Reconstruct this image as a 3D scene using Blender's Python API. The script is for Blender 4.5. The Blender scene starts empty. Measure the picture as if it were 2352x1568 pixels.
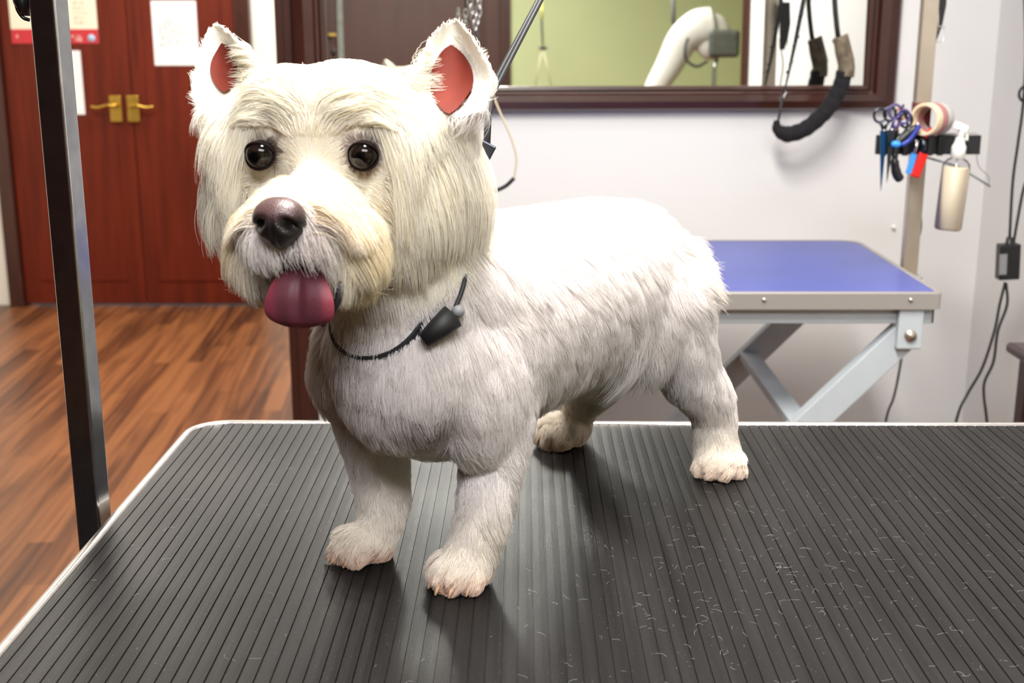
import bpy, bmesh, math, random
import numpy as np
from mathutils import Vector, Matrix, noise
from mathutils.bvhtree import BVHTree
from mathutils.kdtree import KDTree

random.seed(7)
rng = np.random.default_rng(11)
PI = math.pi
SC = bpy.context.scene
COL = SC.collection

# ------------------------------------------------------------------ camera
FPX = 2804.0                       # focal length in pixels of the 2352 wide frame
CX, CY = 1176.0, 784.0
PITCH = math.radians(13.9)
CAMZ = 1.28
cam_d = bpy.data.cameras.new('camera')
cam_d.sensor_width = 36.0
cam_d.lens = 36.0 * FPX / 2352.0
cam_d.clip_start = 0.02
cam_d.clip_end = 60
cam_d.dof.use_dof = True
cam_d.dof.focus_distance = 1.06
cam_d.dof.aperture_fstop = 9.5
cam = bpy.data.objects.new('camera', cam_d)
COL.objects.link(cam)
cam.location = (0, 0, CAMZ)
cam.rotation_euler = (math.radians(90) - PITCH, 0, 0)
SC.camera = cam

# ------------------------------------------------------------------ world, exposure
SC.view_settings.view_transform = 'Standard'
SC.view_settings.look = 'None'
SC.view_settings.gamma = 1.0
SC.view_settings.use_curve_mapping = False
SC.view_settings.exposure = 0.15
SC.cycles.caustics_reflective = False
SC.cycles.caustics_refractive = False
w = bpy.data.worlds.new('world')
SC.world = w
w.use_nodes = True
w.node_tree.nodes['Background'].inputs[0].default_value = (0.9, 0.95, 1.0, 1)
w.node_tree.nodes['Background'].inputs[1].default_value = 0.3

# ------------------------------------------------------------------ ceiling lamps
def area(name, loc, size, power, col=(1, 1, 1), rot=(0, 0, 0)):
    l = bpy.data.lights.new(name, 'AREA')
    l.shape = 'RECTANGLE'
    l.size, l.size_y = size
    l.energy = power
    l.color = col
    o = bpy.data.objects.new(name, l)
    COL.objects.link(o)
    o.location = loc
    o.rotation_euler = rot
    return o
area('ceiling_lamp_over_table', (0.10, 1.05, 2.5), (0.30, 1.2), 76, (1.0, 0.965, 0.9))
area('ceiling_lamp_mirror_side', (0.6, 2.1, 2.5), (1.2, 0.5), 9, (1.0, 0.97, 0.93))
area('ceiling_lamp_behind_camera', (0.3, -0.7, 2.5), (1.4, 0.8), 68, (0.96, 0.975, 1.0))
area('ceiling_lamp_hall', (-1.6, 4.0, 2.5), (0.9, 0.9), 46, (1.0, 0.94, 0.84))
area('ceiling_lamp_strip_hall', (-1.0, 5.1, 2.5), (0.5, 0.5), 30, (1.0, 0.97, 0.9))

# ------------------------------------------------------------------ pixel helpers
CT, ST = math.cos(PITCH), math.sin(PITCH)
def px_of(p):
    q = Vector(p) - Vector((0, 0, CAMZ)); zc = q.y * CT - q.z * ST; yc = q.y * ST + q.z * CT
    return CX + FPX * q.x / zc, CY - FPX * yc / zc
def ray(px, py):
    x = (px - CX) / FPX
    y = (py - CY) / FPX
    return Vector((x, CT - y * ST, -ST - y * CT))
CAMP = Vector((0, 0, CAMZ))
def at(px, py, Y):
    """world point seen at a pixel at world depth Y"""
    d = ray(px, py)
    return CAMP + d * (Y / d.y)
def G(px, py, z):
    """world point seen at a pixel on the level z"""
    d = ray(px, py)
    return CAMP + d * ((z - CAMZ) / d.z)
TZ = CAMZ - 0.43                   # top of the black table

# ------------------------------------------------------------------ materials
def lin(c):
    c = c / 255.0
    return c / 12.92 if c <= 0.04045 else ((c + 0.055) / 1.055) ** 2.4
def rgb(r, g, b):
    return (lin(r), lin(g), lin(b), 1.0)
def mat(name, col, rough=0.5, metal=0.0, spec=0.5, noise_amt=0.0, noise_scale=20.0, bump=0.0, bump_scale=200.0,
        coat=0.0, sss=0.0, trans=0.0, stretch=None):
    m = bpy.data.materials.new(name)
    m.use_nodes = True
    nt = m.node_tree
    b = nt.nodes['Principled BSDF']
    b.inputs['Base Color'].default_value = col
    b.inputs['Roughness'].default_value = rough
    b.inputs['Metallic'].default_value = metal
    b.inputs['Specular IOR Level'].default_value = spec
    b.inputs['Coat Weight'].default_value = coat
    b.inputs['Transmission Weight'].default_value = trans
    if sss:
        b.inputs['Subsurface Weight'].default_value = sss
        b.inputs['Subsurface Scale'].default_value = 0.01
    tc = nt.nodes.new('ShaderNodeTexCoord')
    mp = nt.nodes.new('ShaderNodeMapping')
    nt.links.new(tc.outputs['Object'], mp.inputs[0])
    if stretch:
        mp.inputs['Scale'].default_value = stretch
    if noise_amt:
        n = nt.nodes.new('ShaderNodeTexNoise')
        n.inputs['Scale'].default_value = noise_scale
        n.inputs['Detail'].default_value = 6
        nt.links.new(mp.outputs[0], n.inputs['Vector'])
        r = nt.nodes.new('ShaderNodeValToRGB')
        r.color_ramp.elements[0].position = 0.3
        r.color_ramp.elements[1].position = 0.7
        k0, k1 = 1 - noise_amt, 1 + noise_amt
        r.color_ramp.elements[0].color = tuple(min(1, c * k0) for c in col[:3]) + (1,)
        r.color_ramp.elements[1].color = tuple(min(1, c * k1) for c in col[:3]) + (1,)
        nt.links.new(n.outputs['Fac'], r.inputs[0])
        nt.links.new(r.outputs[0], b.inputs['Base Color'])
    if bump:
        n2 = nt.nodes.new('ShaderNodeTexNoise')
        n2.inputs['Scale'].default_value = bump_scale
        n2.inputs['Detail'].default_value = 4
        nt.links.new(mp.outputs[0], n2.inputs['Vector'])
        bp = nt.nodes.new('ShaderNodeBump')
        bp.inputs['Strength'].default_value = bump
        bp.inputs['Distance'].default_value = 0.002
        nt.links.new(n2.outputs['Fac'], bp.inputs['Height'])
        nt.links.new(bp.outputs[0], b.inputs['Normal'])
    return m

M = {}
M['wall'] = mat('wall_paint', rgb(230, 229, 229), 0.75, bump=0.15, bump_scale=90)
M['wall_hall'] = mat('hall_paint', rgb(246, 244, 236), 0.7)
M['ceiling'] = mat('ceiling_paint', rgb(240, 240, 238), 0.9)
M['green'] = mat('green_wall_paint', rgb(196, 200, 150), 0.7, noise_amt=0.04, noise_scale=2)
M['mahog'] = mat('mahogany_door', rgb(98, 32, 14), 0.5, spec=0.25, noise_amt=0.28, noise_scale=3, stretch=(9, 9, 0.7))
M['mahog_dark'] = mat('dark_mahogany', rgb(62, 30, 22), 0.35, noise_amt=0.25, noise_scale=4, stretch=(8, 8, 1), coat=0.1)
M['mahog_h'] = mat('dark_mahogany_rail', rgb(62, 30, 22), 0.35, noise_amt=0.25, noise_scale=4, stretch=(1, 8, 8), coat=0.3)
M['brown_board'] = mat('brown_board', rgb(74, 40, 30), 0.5, noise_amt=0.15, noise_scale=3, stretch=(4, 4, 0.6))
M['brass'] = mat('brass', rgb(214, 178, 84), 0.3, 1.0, noise_amt=0.1, noise_scale=40)
M['paper'] = mat('white_paper', rgb(244, 243, 248), 0.8)
M['poster_cream'] = mat('poster_cream', rgb(240, 234, 214), 0.7)
M['poster_red'] = mat('poster_red', rgb(196, 48, 60), 0.6)
M['poster_blue'] = mat('poster_blue', rgb(170, 205, 235), 0.6)
M['ink'] = mat('printed_ink', rgb(100, 100, 106), 0.8)
M['ink_tan'] = mat('printed_tan', rgb(190, 178, 150), 0.8)
M['ink_white'] = mat('printed_white', rgb(235, 200, 196), 0.8)
M['ink_dark'] = mat('printed_dark', rgb(120, 122, 124), 0.8)
M['chrome'] = mat('chrome_tube', rgb(176, 178, 180), 0.2, 1.0, noise_amt=0.12, noise_scale=60, bump=0.05, bump_scale=60)
M['alu'] = mat('aluminium_trim', rgb(205, 200, 196), 0.32, 1.0, noise_amt=0.08, noise_scale=80)
M['steel'] = mat('steel', rgb(196, 196, 196), 0.25, 1.0)
M['steel_dark'] = mat('blued_steel', rgb(70, 74, 84), 0.3, 1.0)
M['post_paint'] = mat('brushed_steel_post', rgb(188, 176, 162), 0.42, 0.85, noise_amt=0.1, noise_scale=15)
M['grey_frame'] = mat('blue_grey_enamel', rgb(184, 192, 198), 0.4, noise_amt=0.03)
M['grey_edge'] = mat('satin_grey_edge', rgb(165, 160, 156), 0.45, 0.4)
M['black_plastic'] = mat('black_plastic', rgb(20, 20, 22), 0.4)
M['black_rubber'] = mat('black_rubber', rgb(22, 22, 24), 0.6)
M['black_cord'] = mat('black_cord', rgb(34, 35, 38), 0.55, noise_amt=0.3, noise_scale=900)
M['black_fleece'] = mat('black_fleece', rgb(26, 25, 28), 0.95, noise_amt=0.4, noise_scale=120, bump=1.0, bump_scale=300)
M['grey_tape'] = mat('worn_grey_tape', rgb(112, 100, 82), 0.5, noise_amt=0.45, noise_scale=60, bump=0.6, bump_scale=80)
M['cream_cord'] = mat('cream_cord', rgb(205, 192, 160), 0.7)
M['yellow_cord'] = mat('yellow_cord', rgb(226, 220, 120), 0.7)
M['blue_grip'] = mat('light_blue_grip', rgb(60, 150, 235), 0.45)
M['blue_dark'] = mat('deep_blue_grip', rgb(30, 50, 150), 0.4)
M['blue_steel'] = mat('blue_scissor_blade', rgb(24, 78, 128), 0.3, 0.7)
M['red_grip'] = mat('red_grip', rgb(210, 24, 18), 0.45)
M['red_dark'] = mat('dark_red_tape', rgb(110, 38, 36), 0.5)
M['purple'] = mat('purple_rings', rgb(74, 62, 120), 0.4)
M['orange'] = mat('orange_ring', rgb(206, 120, 70), 0.4)
M['tape_cream'] = mat('cream_tape_roll', rgb(228, 208, 176), 0.7)
M['tape_pink'] = mat('pink_tape_roll', rgb(170, 116, 116), 0.7)
M['tape_grey'] = mat('grey_tape_roll', rgb(176, 176, 172), 0.7)
M['white_plastic'] = mat('white_plastic', rgb(240, 238, 232), 0.35)
M['lotion'] = mat('cream_lotion', rgb(240, 226, 196), 0.4, sss=0.3)
M['dark_wood'] = mat('dark_desk_wood', rgb(48, 26, 26), 0.3, noise_amt=0.25, noise_scale=5, stretch=(1, 6, 6), coat=0.3)
M['machine_grey'] = mat('grey_green_box', rgb(84, 86, 78), 0.5, noise_amt=0.2, noise_scale=30)
M['label_grey'] = mat('label_grey', rgb(140, 140, 142), 0.5)

# bottle glass
def clear(name, col=(1, 1, 1, 1), r=0.03):
    m = bpy.data.materials.new(name); m.use_nodes = True
    nt = m.node_tree; nt.nodes.clear()
    o = nt.nodes.new('ShaderNodeOutputMaterial'); mx = nt.nodes.new('ShaderNodeMixShader')
    t = nt.nodes.new('ShaderNodeBsdfTransparent'); g = nt.nodes.new('ShaderNodeBsdfGlossy')
    t.inputs[0].default_value = (0.9, 0.9, 0.92, 1); g.inputs['Roughness'].default_value = r
    lw = nt.nodes.new('ShaderNodeLayerWeight'); lw.inputs[0].default_value = 0.12
    nt.links.new(lw.outputs['Fresnel'], mx.inputs[0]); nt.links.new(t.outputs[0], mx.inputs[1]); nt.links.new(g.outputs[0], mx.inputs[2])
    nt.links.new(mx.outputs[0], o.inputs[0])
    return m
M['clear_plastic'] = clear('clear_plastic')
def mirror_mat():
    m = bpy.data.materials.new('silvered_glass'); m.use_nodes = True
    b = m.node_tree.nodes['Principled BSDF']
    b.inputs['Base Color'].default_value = (0.93, 0.95, 0.9, 1)
    b.inputs['Metallic'].default_value = 1; b.inputs['Roughness'].default_value = 0.015
    return m
M['mirror'] = mirror_mat()

def floor_mat():
    m = bpy.data.materials.new('laminate_floor'); m.use_nodes = True
    nt = m.node_tree; N = nt.nodes.new; L = nt.links.new
    b = nt.nodes['Principled BSDF']
    tc = N('ShaderNodeTexCoord'); mp = N('ShaderNodeMapping')
    mp.inputs['Rotation'].default_value = (0, 0, math.radians(90 - 4))
    L(tc.outputs['Object'], mp.inputs[0])
    br = N('ShaderNodeTexBrick')
    br.inputs['Scale'].default_value = 1.0
    br.inputs['Brick Width'].default_value = 0.7
    br.inputs['Row Height'].default_value = 0.066
    br.inputs['Mortar Size'].default_value = 0.0008
    br.inputs['Bias'].default_value = 0.0
    br.offset = 0.37
    br.inputs['Color1'].default_value = (0, 0, 0, 1); br.inputs['Color2'].default_value = (1, 1, 1, 1)
    br.inputs['Mortar'].default_value = (0, 0, 0, 1)
    L(mp.outputs[0], br.inputs['Vector'])
    mp2 = N('ShaderNodeMapping'); mp2.inputs['Scale'].default_value = (0.8, 15, 1)
    mp2.inputs['Rotation'].default_value = (0, 0, 0)
    L(mp.outputs[0], mp2.inputs[0])
    n = N('ShaderNodeTexNoise'); n.inputs['Scale'].default_value = 1.7; n.inputs['Detail'].default_value = 7
    n.inputs['Distortion'].default_value = 1.1
    L(mp2.outputs[0], n.inputs['Vector'])
    ma = N('ShaderNodeMath'); ma.operation = 'MULTIPLY'; ma.inputs[1].default_value = 0.34
    L(br.outputs['Color'], ma.inputs[0])
    ad = N('ShaderNodeMath'); ad.operation = 'ADD'
    L(ma.outputs[0], ad.inputs[0]); L(n.outputs['Fac'], ad.inputs[1])
    r = N('ShaderNodeValToRGB')
    e = r.color_ramp.elements
    e[0].position = 0.36; e[0].color = rgb(60, 34, 20)
    e[1].position = 0.86; e[1].color = rgb(142, 90, 54)
    x = e.new(0.56); x.color = rgb(96, 56, 32)
    L(ad.outputs[0], r.inputs[0]); L(r.outputs[0], b.inputs['Base Color'])
    b.inputs['Roughness'].default_value = 0.38
    return m
M['floor'] = floor_mat()

def rubber_mat():
    m = bpy.data.materials.new('ribbed_rubber'); m.use_nodes = True
    nt = m.node_tree; N = nt.nodes.new; L = nt.links.new
    b = nt.nodes['Principled BSDF']
    tc = N('ShaderNodeTexCoord')
    mp = N('ShaderNodeMapping'); mp.inputs['Scale'].default_value = (1, 0.25, 1)
    L(tc.outputs['Object'], mp.inputs[0])
    n = N('ShaderNodeTexNoise'); n.inputs['Scale'].default_value = 14; n.inputs['Detail'].default_value = 8
    L(mp.outputs[0], n.inputs['Vector'])
    r = N('ShaderNodeValToRGB')
    r.color_ramp.elements[0].position = 0.3; r.color_ramp.elements[0].color = rgb(15, 14, 14)
    r.color_ramp.elements[1].position = 0.72; r.color_ramp.elements[1].color = rgb(28, 26, 26)
    L(n.outputs['Fac'], r.inputs[0])
    # long worn streaks running with the ribs
    mps = N('ShaderNodeMapping'); mps.inputs['Scale'].default_value = (75, 1.6, 1)
    L(tc.outputs['Object'], mps.inputs[0])
    ns = N('ShaderNodeTexNoise'); ns.inputs['Scale'].default_value = 1.6; ns.inputs['Detail'].default_value = 4
    L(mps.outputs[0], ns.inputs['Vector'])
    mrs = N('ShaderNodeMapRange'); mrs.inputs['From Min'].default_value = .3; mrs.inputs['From Max'].default_value = .7
    mrs.inputs['To Min'].default_value = 0.55; mrs.inputs['To Max'].default_value = 1.7
    L(ns.outputs['Fac'], mrs.inputs[0])
    vm = N('ShaderNodeVectorMath'); vm.operation = 'SCALE'
    L(r.outputs[0], vm.inputs[0]); L(mrs.outputs[0], vm.inputs['Scale'])
    # pale specks and scuffs
    v = N('ShaderNodeTexNoise'); v.inputs['Scale'].default_value = 420; v.inputs['Detail'].default_value = 2
    L(tc.outputs['Object'], v.inputs['Vector'])
    r2 = N('ShaderNodeValToRGB'); r2.color_ramp.elements[0].position = 0.70; r2.color_ramp.elements[1].position = 0.80
    L(v.outputs['Fac'], r2.inputs[0])
    mx = N('ShaderNodeMix'); mx.data_type = 'RGBA'
    L(r2.outputs[0], mx.inputs[0]); L(vm.outputs[0], mx.inputs[6]); mx.inputs[7].default_value = rgb(120, 112, 106)
    L(mx.outputs[2], b.inputs['Base Color'])
    n3 = N('ShaderNodeTexNoise'); n3.inputs['Scale'].default_value = 5; n3.inputs['Detail'].default_value = 5
    L(tc.outputs['Object'], n3.inputs['Vector'])
    mr = N('ShaderNodeMapRange'); mr.inputs['To Min'].default_value = 0.32; mr.inputs['To Max'].default_value = 0.5; b.inputs['Specular IOR Level'].default_value = 0.17
    L(n3.outputs['Fac'], mr.inputs[0]); L(mr.outputs[0], b.inputs['Roughness'])
    n4 = N('ShaderNodeTexNoise'); n4.inputs['Scale'].default_value = 700; n4.inputs['Detail'].default_value = 3
    L(tc.outputs['Object'], n4.inputs['Vector'])
    bp = N('ShaderNodeBump'); bp.inputs['Strength'].default_value = 0.25; bp.inputs['Distance'].default_value = 0.0008
    L(n4.outputs['Fac'], bp.inputs['Height']); L(bp.outputs[0], b.inputs['Normal'])
    return m
M['rubber'] = rubber_mat()
def blue_mat():
    m = mat('blue_vinyl', rgb(70, 82, 160), 0.34, noise_amt=0.12, noise_scale=5, bump=0.1, bump_scale=300)
    return m
M['blue'] = blue_mat()

# ------------------------------------------------------------------ mesh helpers
class MB:
    def __init__(s):
        s.v, s.f, s.sm = [], [], []
    def add(s, vs, fs, smooth=False):
        n = len(s.v)
        s.v += [tuple(x) for x in vs]
        s.f += [tuple(i + n for i in f) for f in fs]
        s.sm += [smooth] * len(fs)
        return s
    def box(s, c, size, R=None):
        c = Vector(c); hx, hy, hz = [x / 2 for x in size]
        vs = [Vector((x, y, z)) for x in (-hx, hx) for y in (-hy, hy) for z in (-hz, hz)]
        if R is not None: vs = [R @ x for x in vs]
        vs = [x + c for x in vs]
        return s.add(vs, [(0, 1, 3, 2), (4, 6, 7, 5), (0, 4, 5, 1), (2, 3, 7, 6), (0, 2, 6, 4), (1, 5, 7, 3)])
    def bar(s, a, b, wd, th, up=(0, 0, 1)):
        """rectangular bar from a to b; wd across (perp. to up), th along up"""
        a, b = Vector(a), Vector(b); d = b - a; L = d.length; d.normalize()
        u = Vector(up); x = d.cross(u).normalized(); z = x.cross(d).normalized()
        R = Matrix((x, d, z)).transposed()
        return s.box((a + b) / 2, (wd, L, th), R)
    def tube(s, pts, r, n=10, cap=True, closed=False):
        pts = [Vector(p) for p in pts]; m = len(pts)
        rs = r if isinstance(r, (list, tuple)) else [r] * m
        vs, fs = [], []
        prev = None
        for i, p in enumerate(pts):
            if closed: t = pts[(i + 1) % m] - pts[i - 1]
            else: t = pts[min(i + 1, m - 1)] - pts[max(i - 1, 0)]
            t.normalize()
            if prev is None:
                x = t.orthogonal().normalized()
            else:
                x = (prev - t * prev.dot(t)).normalized()
            prev = x; y = t.cross(x)
            for k in range(n):
                a = 2 * PI * k / n
                vs.append(p + (x * math.cos(a) + y * math.sin(a)) * rs[i])
        for i in range(m if closed else m - 1):
            j = (i + 1) % m
            for k in range(n):
                k2 = (k + 1) % n
                fs.append((i * n + k, i * n + k2, j * n + k2, j * n + k))
        if cap and not closed:
            fs.append(tuple(reversed(range(n)))); fs.append(tuple((m - 1) * n + k for k in range(n)))
        return s.add(vs, fs, True)
    def lathe(s, prof, origin, n=28, R=None):
        vs, fs = [], []
        o = Vector(origin); m = len(prof)
        for (r, z) in prof:
            for k in range(n):
                a = 2 * PI * k / n
                p = Vector((max(r, 1e-5) * math.cos(a), max(r, 1e-5) * math.sin(a), z))
                if R is not None: p = R @ p
                vs.append(p + o)
        for i in range(m - 1):
            for k in range(n):
                k2 = (k + 1) % n
                fs.append((i * n + k, i * n + k2, (i + 1) * n + k2, (i + 1) * n + k))
        return s.add(vs, fs, True)
    def ell(s, c, r, R=None, nu=20, nv=12):
        c = Vector(c); vs, fs = [], []
        if not isinstance(r, (tuple, list)): r = (r, r, r)
        vs.append(Vector((0, 0, -r[2])))
        for i in range(1, nv):
            ph = -PI / 2 + PI * i / nv
            for k in range(nu):
                a = 2 * PI * k / nu
                vs.append(Vector((r[0] * math.cos(ph) * math.cos(a), r[1] * math.cos(ph) * math.sin(a), r[2] * math.sin(ph))))
        vs.append(Vector((0, 0, r[2])))
        for k in range(nu):
            k2 = (k + 1) % nu
            fs.append((0, 1 + k2, 1 + k))
            for i in range(nv - 2):
                a = 1 + i * nu
                fs.append((a + k, a + k2, a + nu + k2, a + nu + k))
            a = 1 + (nv - 2) * nu
            fs.append((a + k, a + k2, len(vs) - 1))
        if R is not None: vs = [R @ x for x in vs]
        return s.add([x + c for x in vs], fs, True)
    def prism(s, pts, d):
        """closed outline pts (3d) pushed along vector d"""
        n = len(pts); d = Vector(d)
        vs = [Vector(p) for p in pts] + [Vector(p) + d for p in pts]
        fs = [tuple(reversed(range(n))), tuple(range(n, 2 * n))]
        for i in range(n):
            j = (i + 1) % n
            fs.append((i, j, n + j, n + i))
        return s.add(vs, fs)
    def build(s, name, m, parent=None, bevel=0.0, seg=2, **kw):
        me = bpy.data.meshes.new(name)
        me.from_pydata(s.v, [], s.f)
        me.polygons.foreach_set('use_smooth', s.sm)
        bm = bmesh.new(); bm.from_mesh(me); bmesh.ops.recalc_face_normals(bm, faces=bm.faces); bm.to_mesh(me); bm.free()
        me.materials.append(m)
        o = bpy.data.objects.new(name, me)
        COL.objects.link(o)
        if parent is not None: put(o, parent)
        if bevel:
            b = o.modifiers.new('bevel', 'BEVEL'); b.width = bevel; b.segments = seg; b.limit_method = 'ANGLE'
        tag(o, **kw)
        return o
def put(o, parent):
    o.parent = parent
    o.matrix_parent_inverse = Matrix.Translation(parent.location).inverted() if parent.type == 'EMPTY' else Matrix.Identity(4)
def tag(o, label=None, cat=None, group=None, kind=None):
    if label: o['label'] = label
    if cat: o['category'] = cat
    if group: o['group'] = group
    if kind: o['kind'] = kind
    return o
def empty(name, loc, label, cat, group=None):
    o = bpy.data.objects.new(name, None)
    o.empty_display_size = 0.05
    COL.objects.link(o); o.location = loc
    return tag(o, label, cat, group)
def spline(pts, n=8):
    """Catmull-Rom through the points"""
    P = [Vector(p) for p in pts]; P = [2 * P[0] - P[1]] + P + [2 * P[-1] - P[-2]]
    out = []
    for i in range(1, len(P) - 2):
        for k in range(n):
            t = k / n
            a, b, c, d = P[i - 1], P[i], P[i + 1], P[i + 2]
            out.append(0.5 * ((2 * b) + (c - a) * t + (2 * a - 5 * b + 4 * c - d) * t * t + (3 * b - a - 3 * c + d) * t ** 3))
    out.append(P[-2])
    return out

# ================================================================== THE ROOM
PHI = math.radians(4.0)
WN = Vector((-math.sin(PHI), math.cos(PHI), 0))          # out of the mirror wall, away from the camera
WT = Vector((math.cos(PHI), math.sin(PHI), 0))           # along the mirror wall to the right
W0 = Vector((0, 2.99, 0))                                # point of the mirror wall face
MIR = 0.012                                              # mirror face stands this far in front of the wall
MTILT = math.radians(1.3)                                 # the glass leans a little: its foot stands out further
MN = WN * math.cos(MTILT) - Vector((0, 0, 1)) * math.sin(MTILT)
def onwall(px, py, off=0.0):
    """point seen at a pixel on the mirror wall, off metres in front of it"""
    d = ray(px, py); q = W0 - WN * off
    return CAMP + d * ((q - CAMP).dot(WN) / d.dot(WN))
MQ = onwall(1500, 197, 0.018)
def refl(p):
    """where a thing stands whose mirror image is at p"""
    return Vector(p) - MN * (2 * (Vector(p) - MQ).dot(MN))

CEIL = 2.6
DOORY = G(300, 700, 0).y
XR = onwall(2272, 300).x
XL = -3.0
YB = -2.2
xpl = onwall(664, 300).x                                  # left end of the mirror wall

MB().box(((XL + XR) / 2 + 0.9, (DOORY + YB) / 2, -0.05), (XR - XL + 3.4, DOORY - YB + 1.0, 0.1)).build('floor', M['floor'], kind='structure')
MB().box(((XL + XR) / 2 + 0.9, (DOORY + YB) / 2, CEIL + 0.05), (XR - XL + 3.4, DOORY - YB + 1.0, 0.1)).build('ceiling', M['ceiling'], kind='structure')
# mirror wall: a slab whose left end is capped with a brown post
a = W0 + WT * (xpl / math.cos(PHI)); b = W0 + WT * (XR / math.cos(PHI) + 0.3)
th = 0.14
MB().prism([(a.x, a.y, 0), (b.x, b.y, 0), (b.x + WN.x * th, b.y + WN.y * th, 0), (a.x + WN.x * th, a.y + WN.y * th, 0)], (0, 0, CEIL)).build('wall_back', M['wall'], kind='structure')
c1 = a + WT * 0.046
f0 = -0.02
MB().prism([a + WN * f0 - WT * 0.002, c1 + WN * f0, c1 + WN * 0.0, a + WN * 0.0 , a + WN * (th + .02) - WT * 0.002][:4], (0, 0, CEIL)).build('trim_1', M['mahog_dark'], kind='structure')
MB().prism([a - WT * 0.02 + WN * f0, a - WT * 0.0 + WN * f0, a - WT * 0.0 + WN * (th + .02), a - WT * 0.02 + WN * (th + .02)], (0, 0, CEIL)).build('trim_2', M['mahog_dark'], kind='structure')
# skirting along the mirror wall
a2 = a + WT * 0.06; b2 = W0 + WT * (XR / math.cos(PHI) - 0.01)
MB().prism([a2, b2, b2 - WN * 0.015, a2 - WN * 0.015], (0, 0, 0.12)).build('baseboard_back', M['wall_hall'], kind='structure')
# right wall
def real_y(px):
    lo, hi = 3.2, 9.0                     # where along the right wall its mirror image falls in that pixel column
    for _ in range(60):
        mid = (lo + hi) / 2
        if refl(at(px, 100, mid)).x < XR: lo = mid
        else: hi = mid
    return refl(at(px, 100, lo)).y
YE = real_y(1722)
print('YE', YE, 'XR', XR)
XW = XR + 1.6
MB().box((XR + 0.06, (b.y + YE) / 2, CEIL / 2), (0.12, b.y - YE, CEIL)).build('wall_right', M['wall'], kind='structure')
MB().box((XR + 0.06, YE - 0.035, CEIL / 2), (0.14, 0.07, CEIL)).build('trim_4', M['mahog_dark'], kind='structure')
MB().box((XW + 0.06, (b.y + YB) / 2, CEIL / 2), (0.12, b.y - YB + .4, CEIL)).build('wall_right_far', M['green'], kind='structure')
# left wall of hall
MB().box((XL - 0.06, (DOORY + 2.4) / 2, CEIL / 2), (0.12, DOORY - 2.4, CEIL)).build('wall_left', M['wall_hall'], kind='structure')
MB().box((XL - 0.06, (2.4 + YB) / 2, CEIL / 2), (0.12, 2.4 - YB, CEIL)).build('wall_left_darkened', M['dark_wood'], kind='structure')  # unseen stretch of wall, made dark wood to blacken the chrome post's reflection
# far wall with the double doors (wall pieces around the opening)
DX0 = at(22, 600, DOORY).x; DX1 = at(578, 60, DOORY).x
DH = 2.1
MB().box(((XL + DX0) / 2, DOORY + 0.06, CEIL / 2), (DX0 - XL, 0.12, CEIL)).build('wall_door_side', M['wall_hall'], kind='structure')
MB().box(((DX1 + 0.4) / 2 + 0.1, DOORY + 0.06, CEIL / 2), (0.6 - DX1, 0.12, CEIL)).build('wall_far', M['wall_hall'], kind='structure')
MB().box(((DX0 + DX1) / 2, DOORY + 0.06, (CEIL + DH) / 2), (DX1 - DX0, 0.12, CEIL - DH)).build('wall_over_door', M['wall_hall'], kind='structure')
# hall's inner wall behind the partition
MB().box((0.65, (3.24 + DOORY) / 2, CEIL / 2), (0.1, DOORY - 3.24, CEIL)).build('wall_hall_right', M['wall_hall'], kind='structure')

# door frame and leaves
def frame():
    f = MB(); t = 0.07
    f.box((DX0 + t / 2, DOORY, DH / 2), (t, 0.1, DH)).box((DX1 - t / 2, DOORY, DH / 2), (t, 0.1, DH)).box(((DX0 + DX1) / 2, DOORY, DH + 0.035), (DX1 - DX0, 0.1, 0.07))
    f.build('trim_3', M['mahog_dark'], bevel=0.006, kind='structure')
frame()
xm = at(312, 300, DOORY).x
def leaf(idx, x0, x1, hx, sgn):
    d = MB().box(((x0 + x1) / 2, DOORY + 0.0, DH / 2 + 0.005), (x1 - x0 - 0.004, 0.045, DH - 0.012)).build('door_%d' % idx, M['mahog'], bevel=0.004, kind='structure')
    # raised central board of the leaf
    MB().box(((x0 + x1) / 2 , DOORY - 0.0245, DH / 2), ((x1 - x0) * 0.72, 0.006, DH - 0.25)).build('door_panel', M['mahog'], d, bevel=0.003)
    p0 = at(hx, 249, DOORY)
    h = MB().box((p0.x, DOORY - 0.031, p0.z), (0.056, 0.012, 0.125)).build('door_handle', M['brass'], d, bevel=0.004, label='brass lever handle on a back plate')
    l = MB()
    l.tube([(p0.x, DOORY - 0.03, p0.z + 0.015), (p0.x, DOORY - 0.07, p0.z + 0.015)], 0.011, 12)
    l.tube(spline([(p0.x, DOORY - 0.07, p0.z + 0.015), (p0.x + sgn * 0.03, DOORY - 0.072, p0.z + 0.018), (p0.x + sgn * 0.07, DOORY - 0.07, p0.z + 0.008), (p0.x + sgn * 0.105, DOORY - 0.066, p0.z + 0.012)], 5), 0.008, 10)
    l.build('lever', M['brass'], h)
leaf(1, DX0 + 0.07, xm, 271, -1)
leaf(2, xm, DX1 - 0.07, 311, 1)

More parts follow.
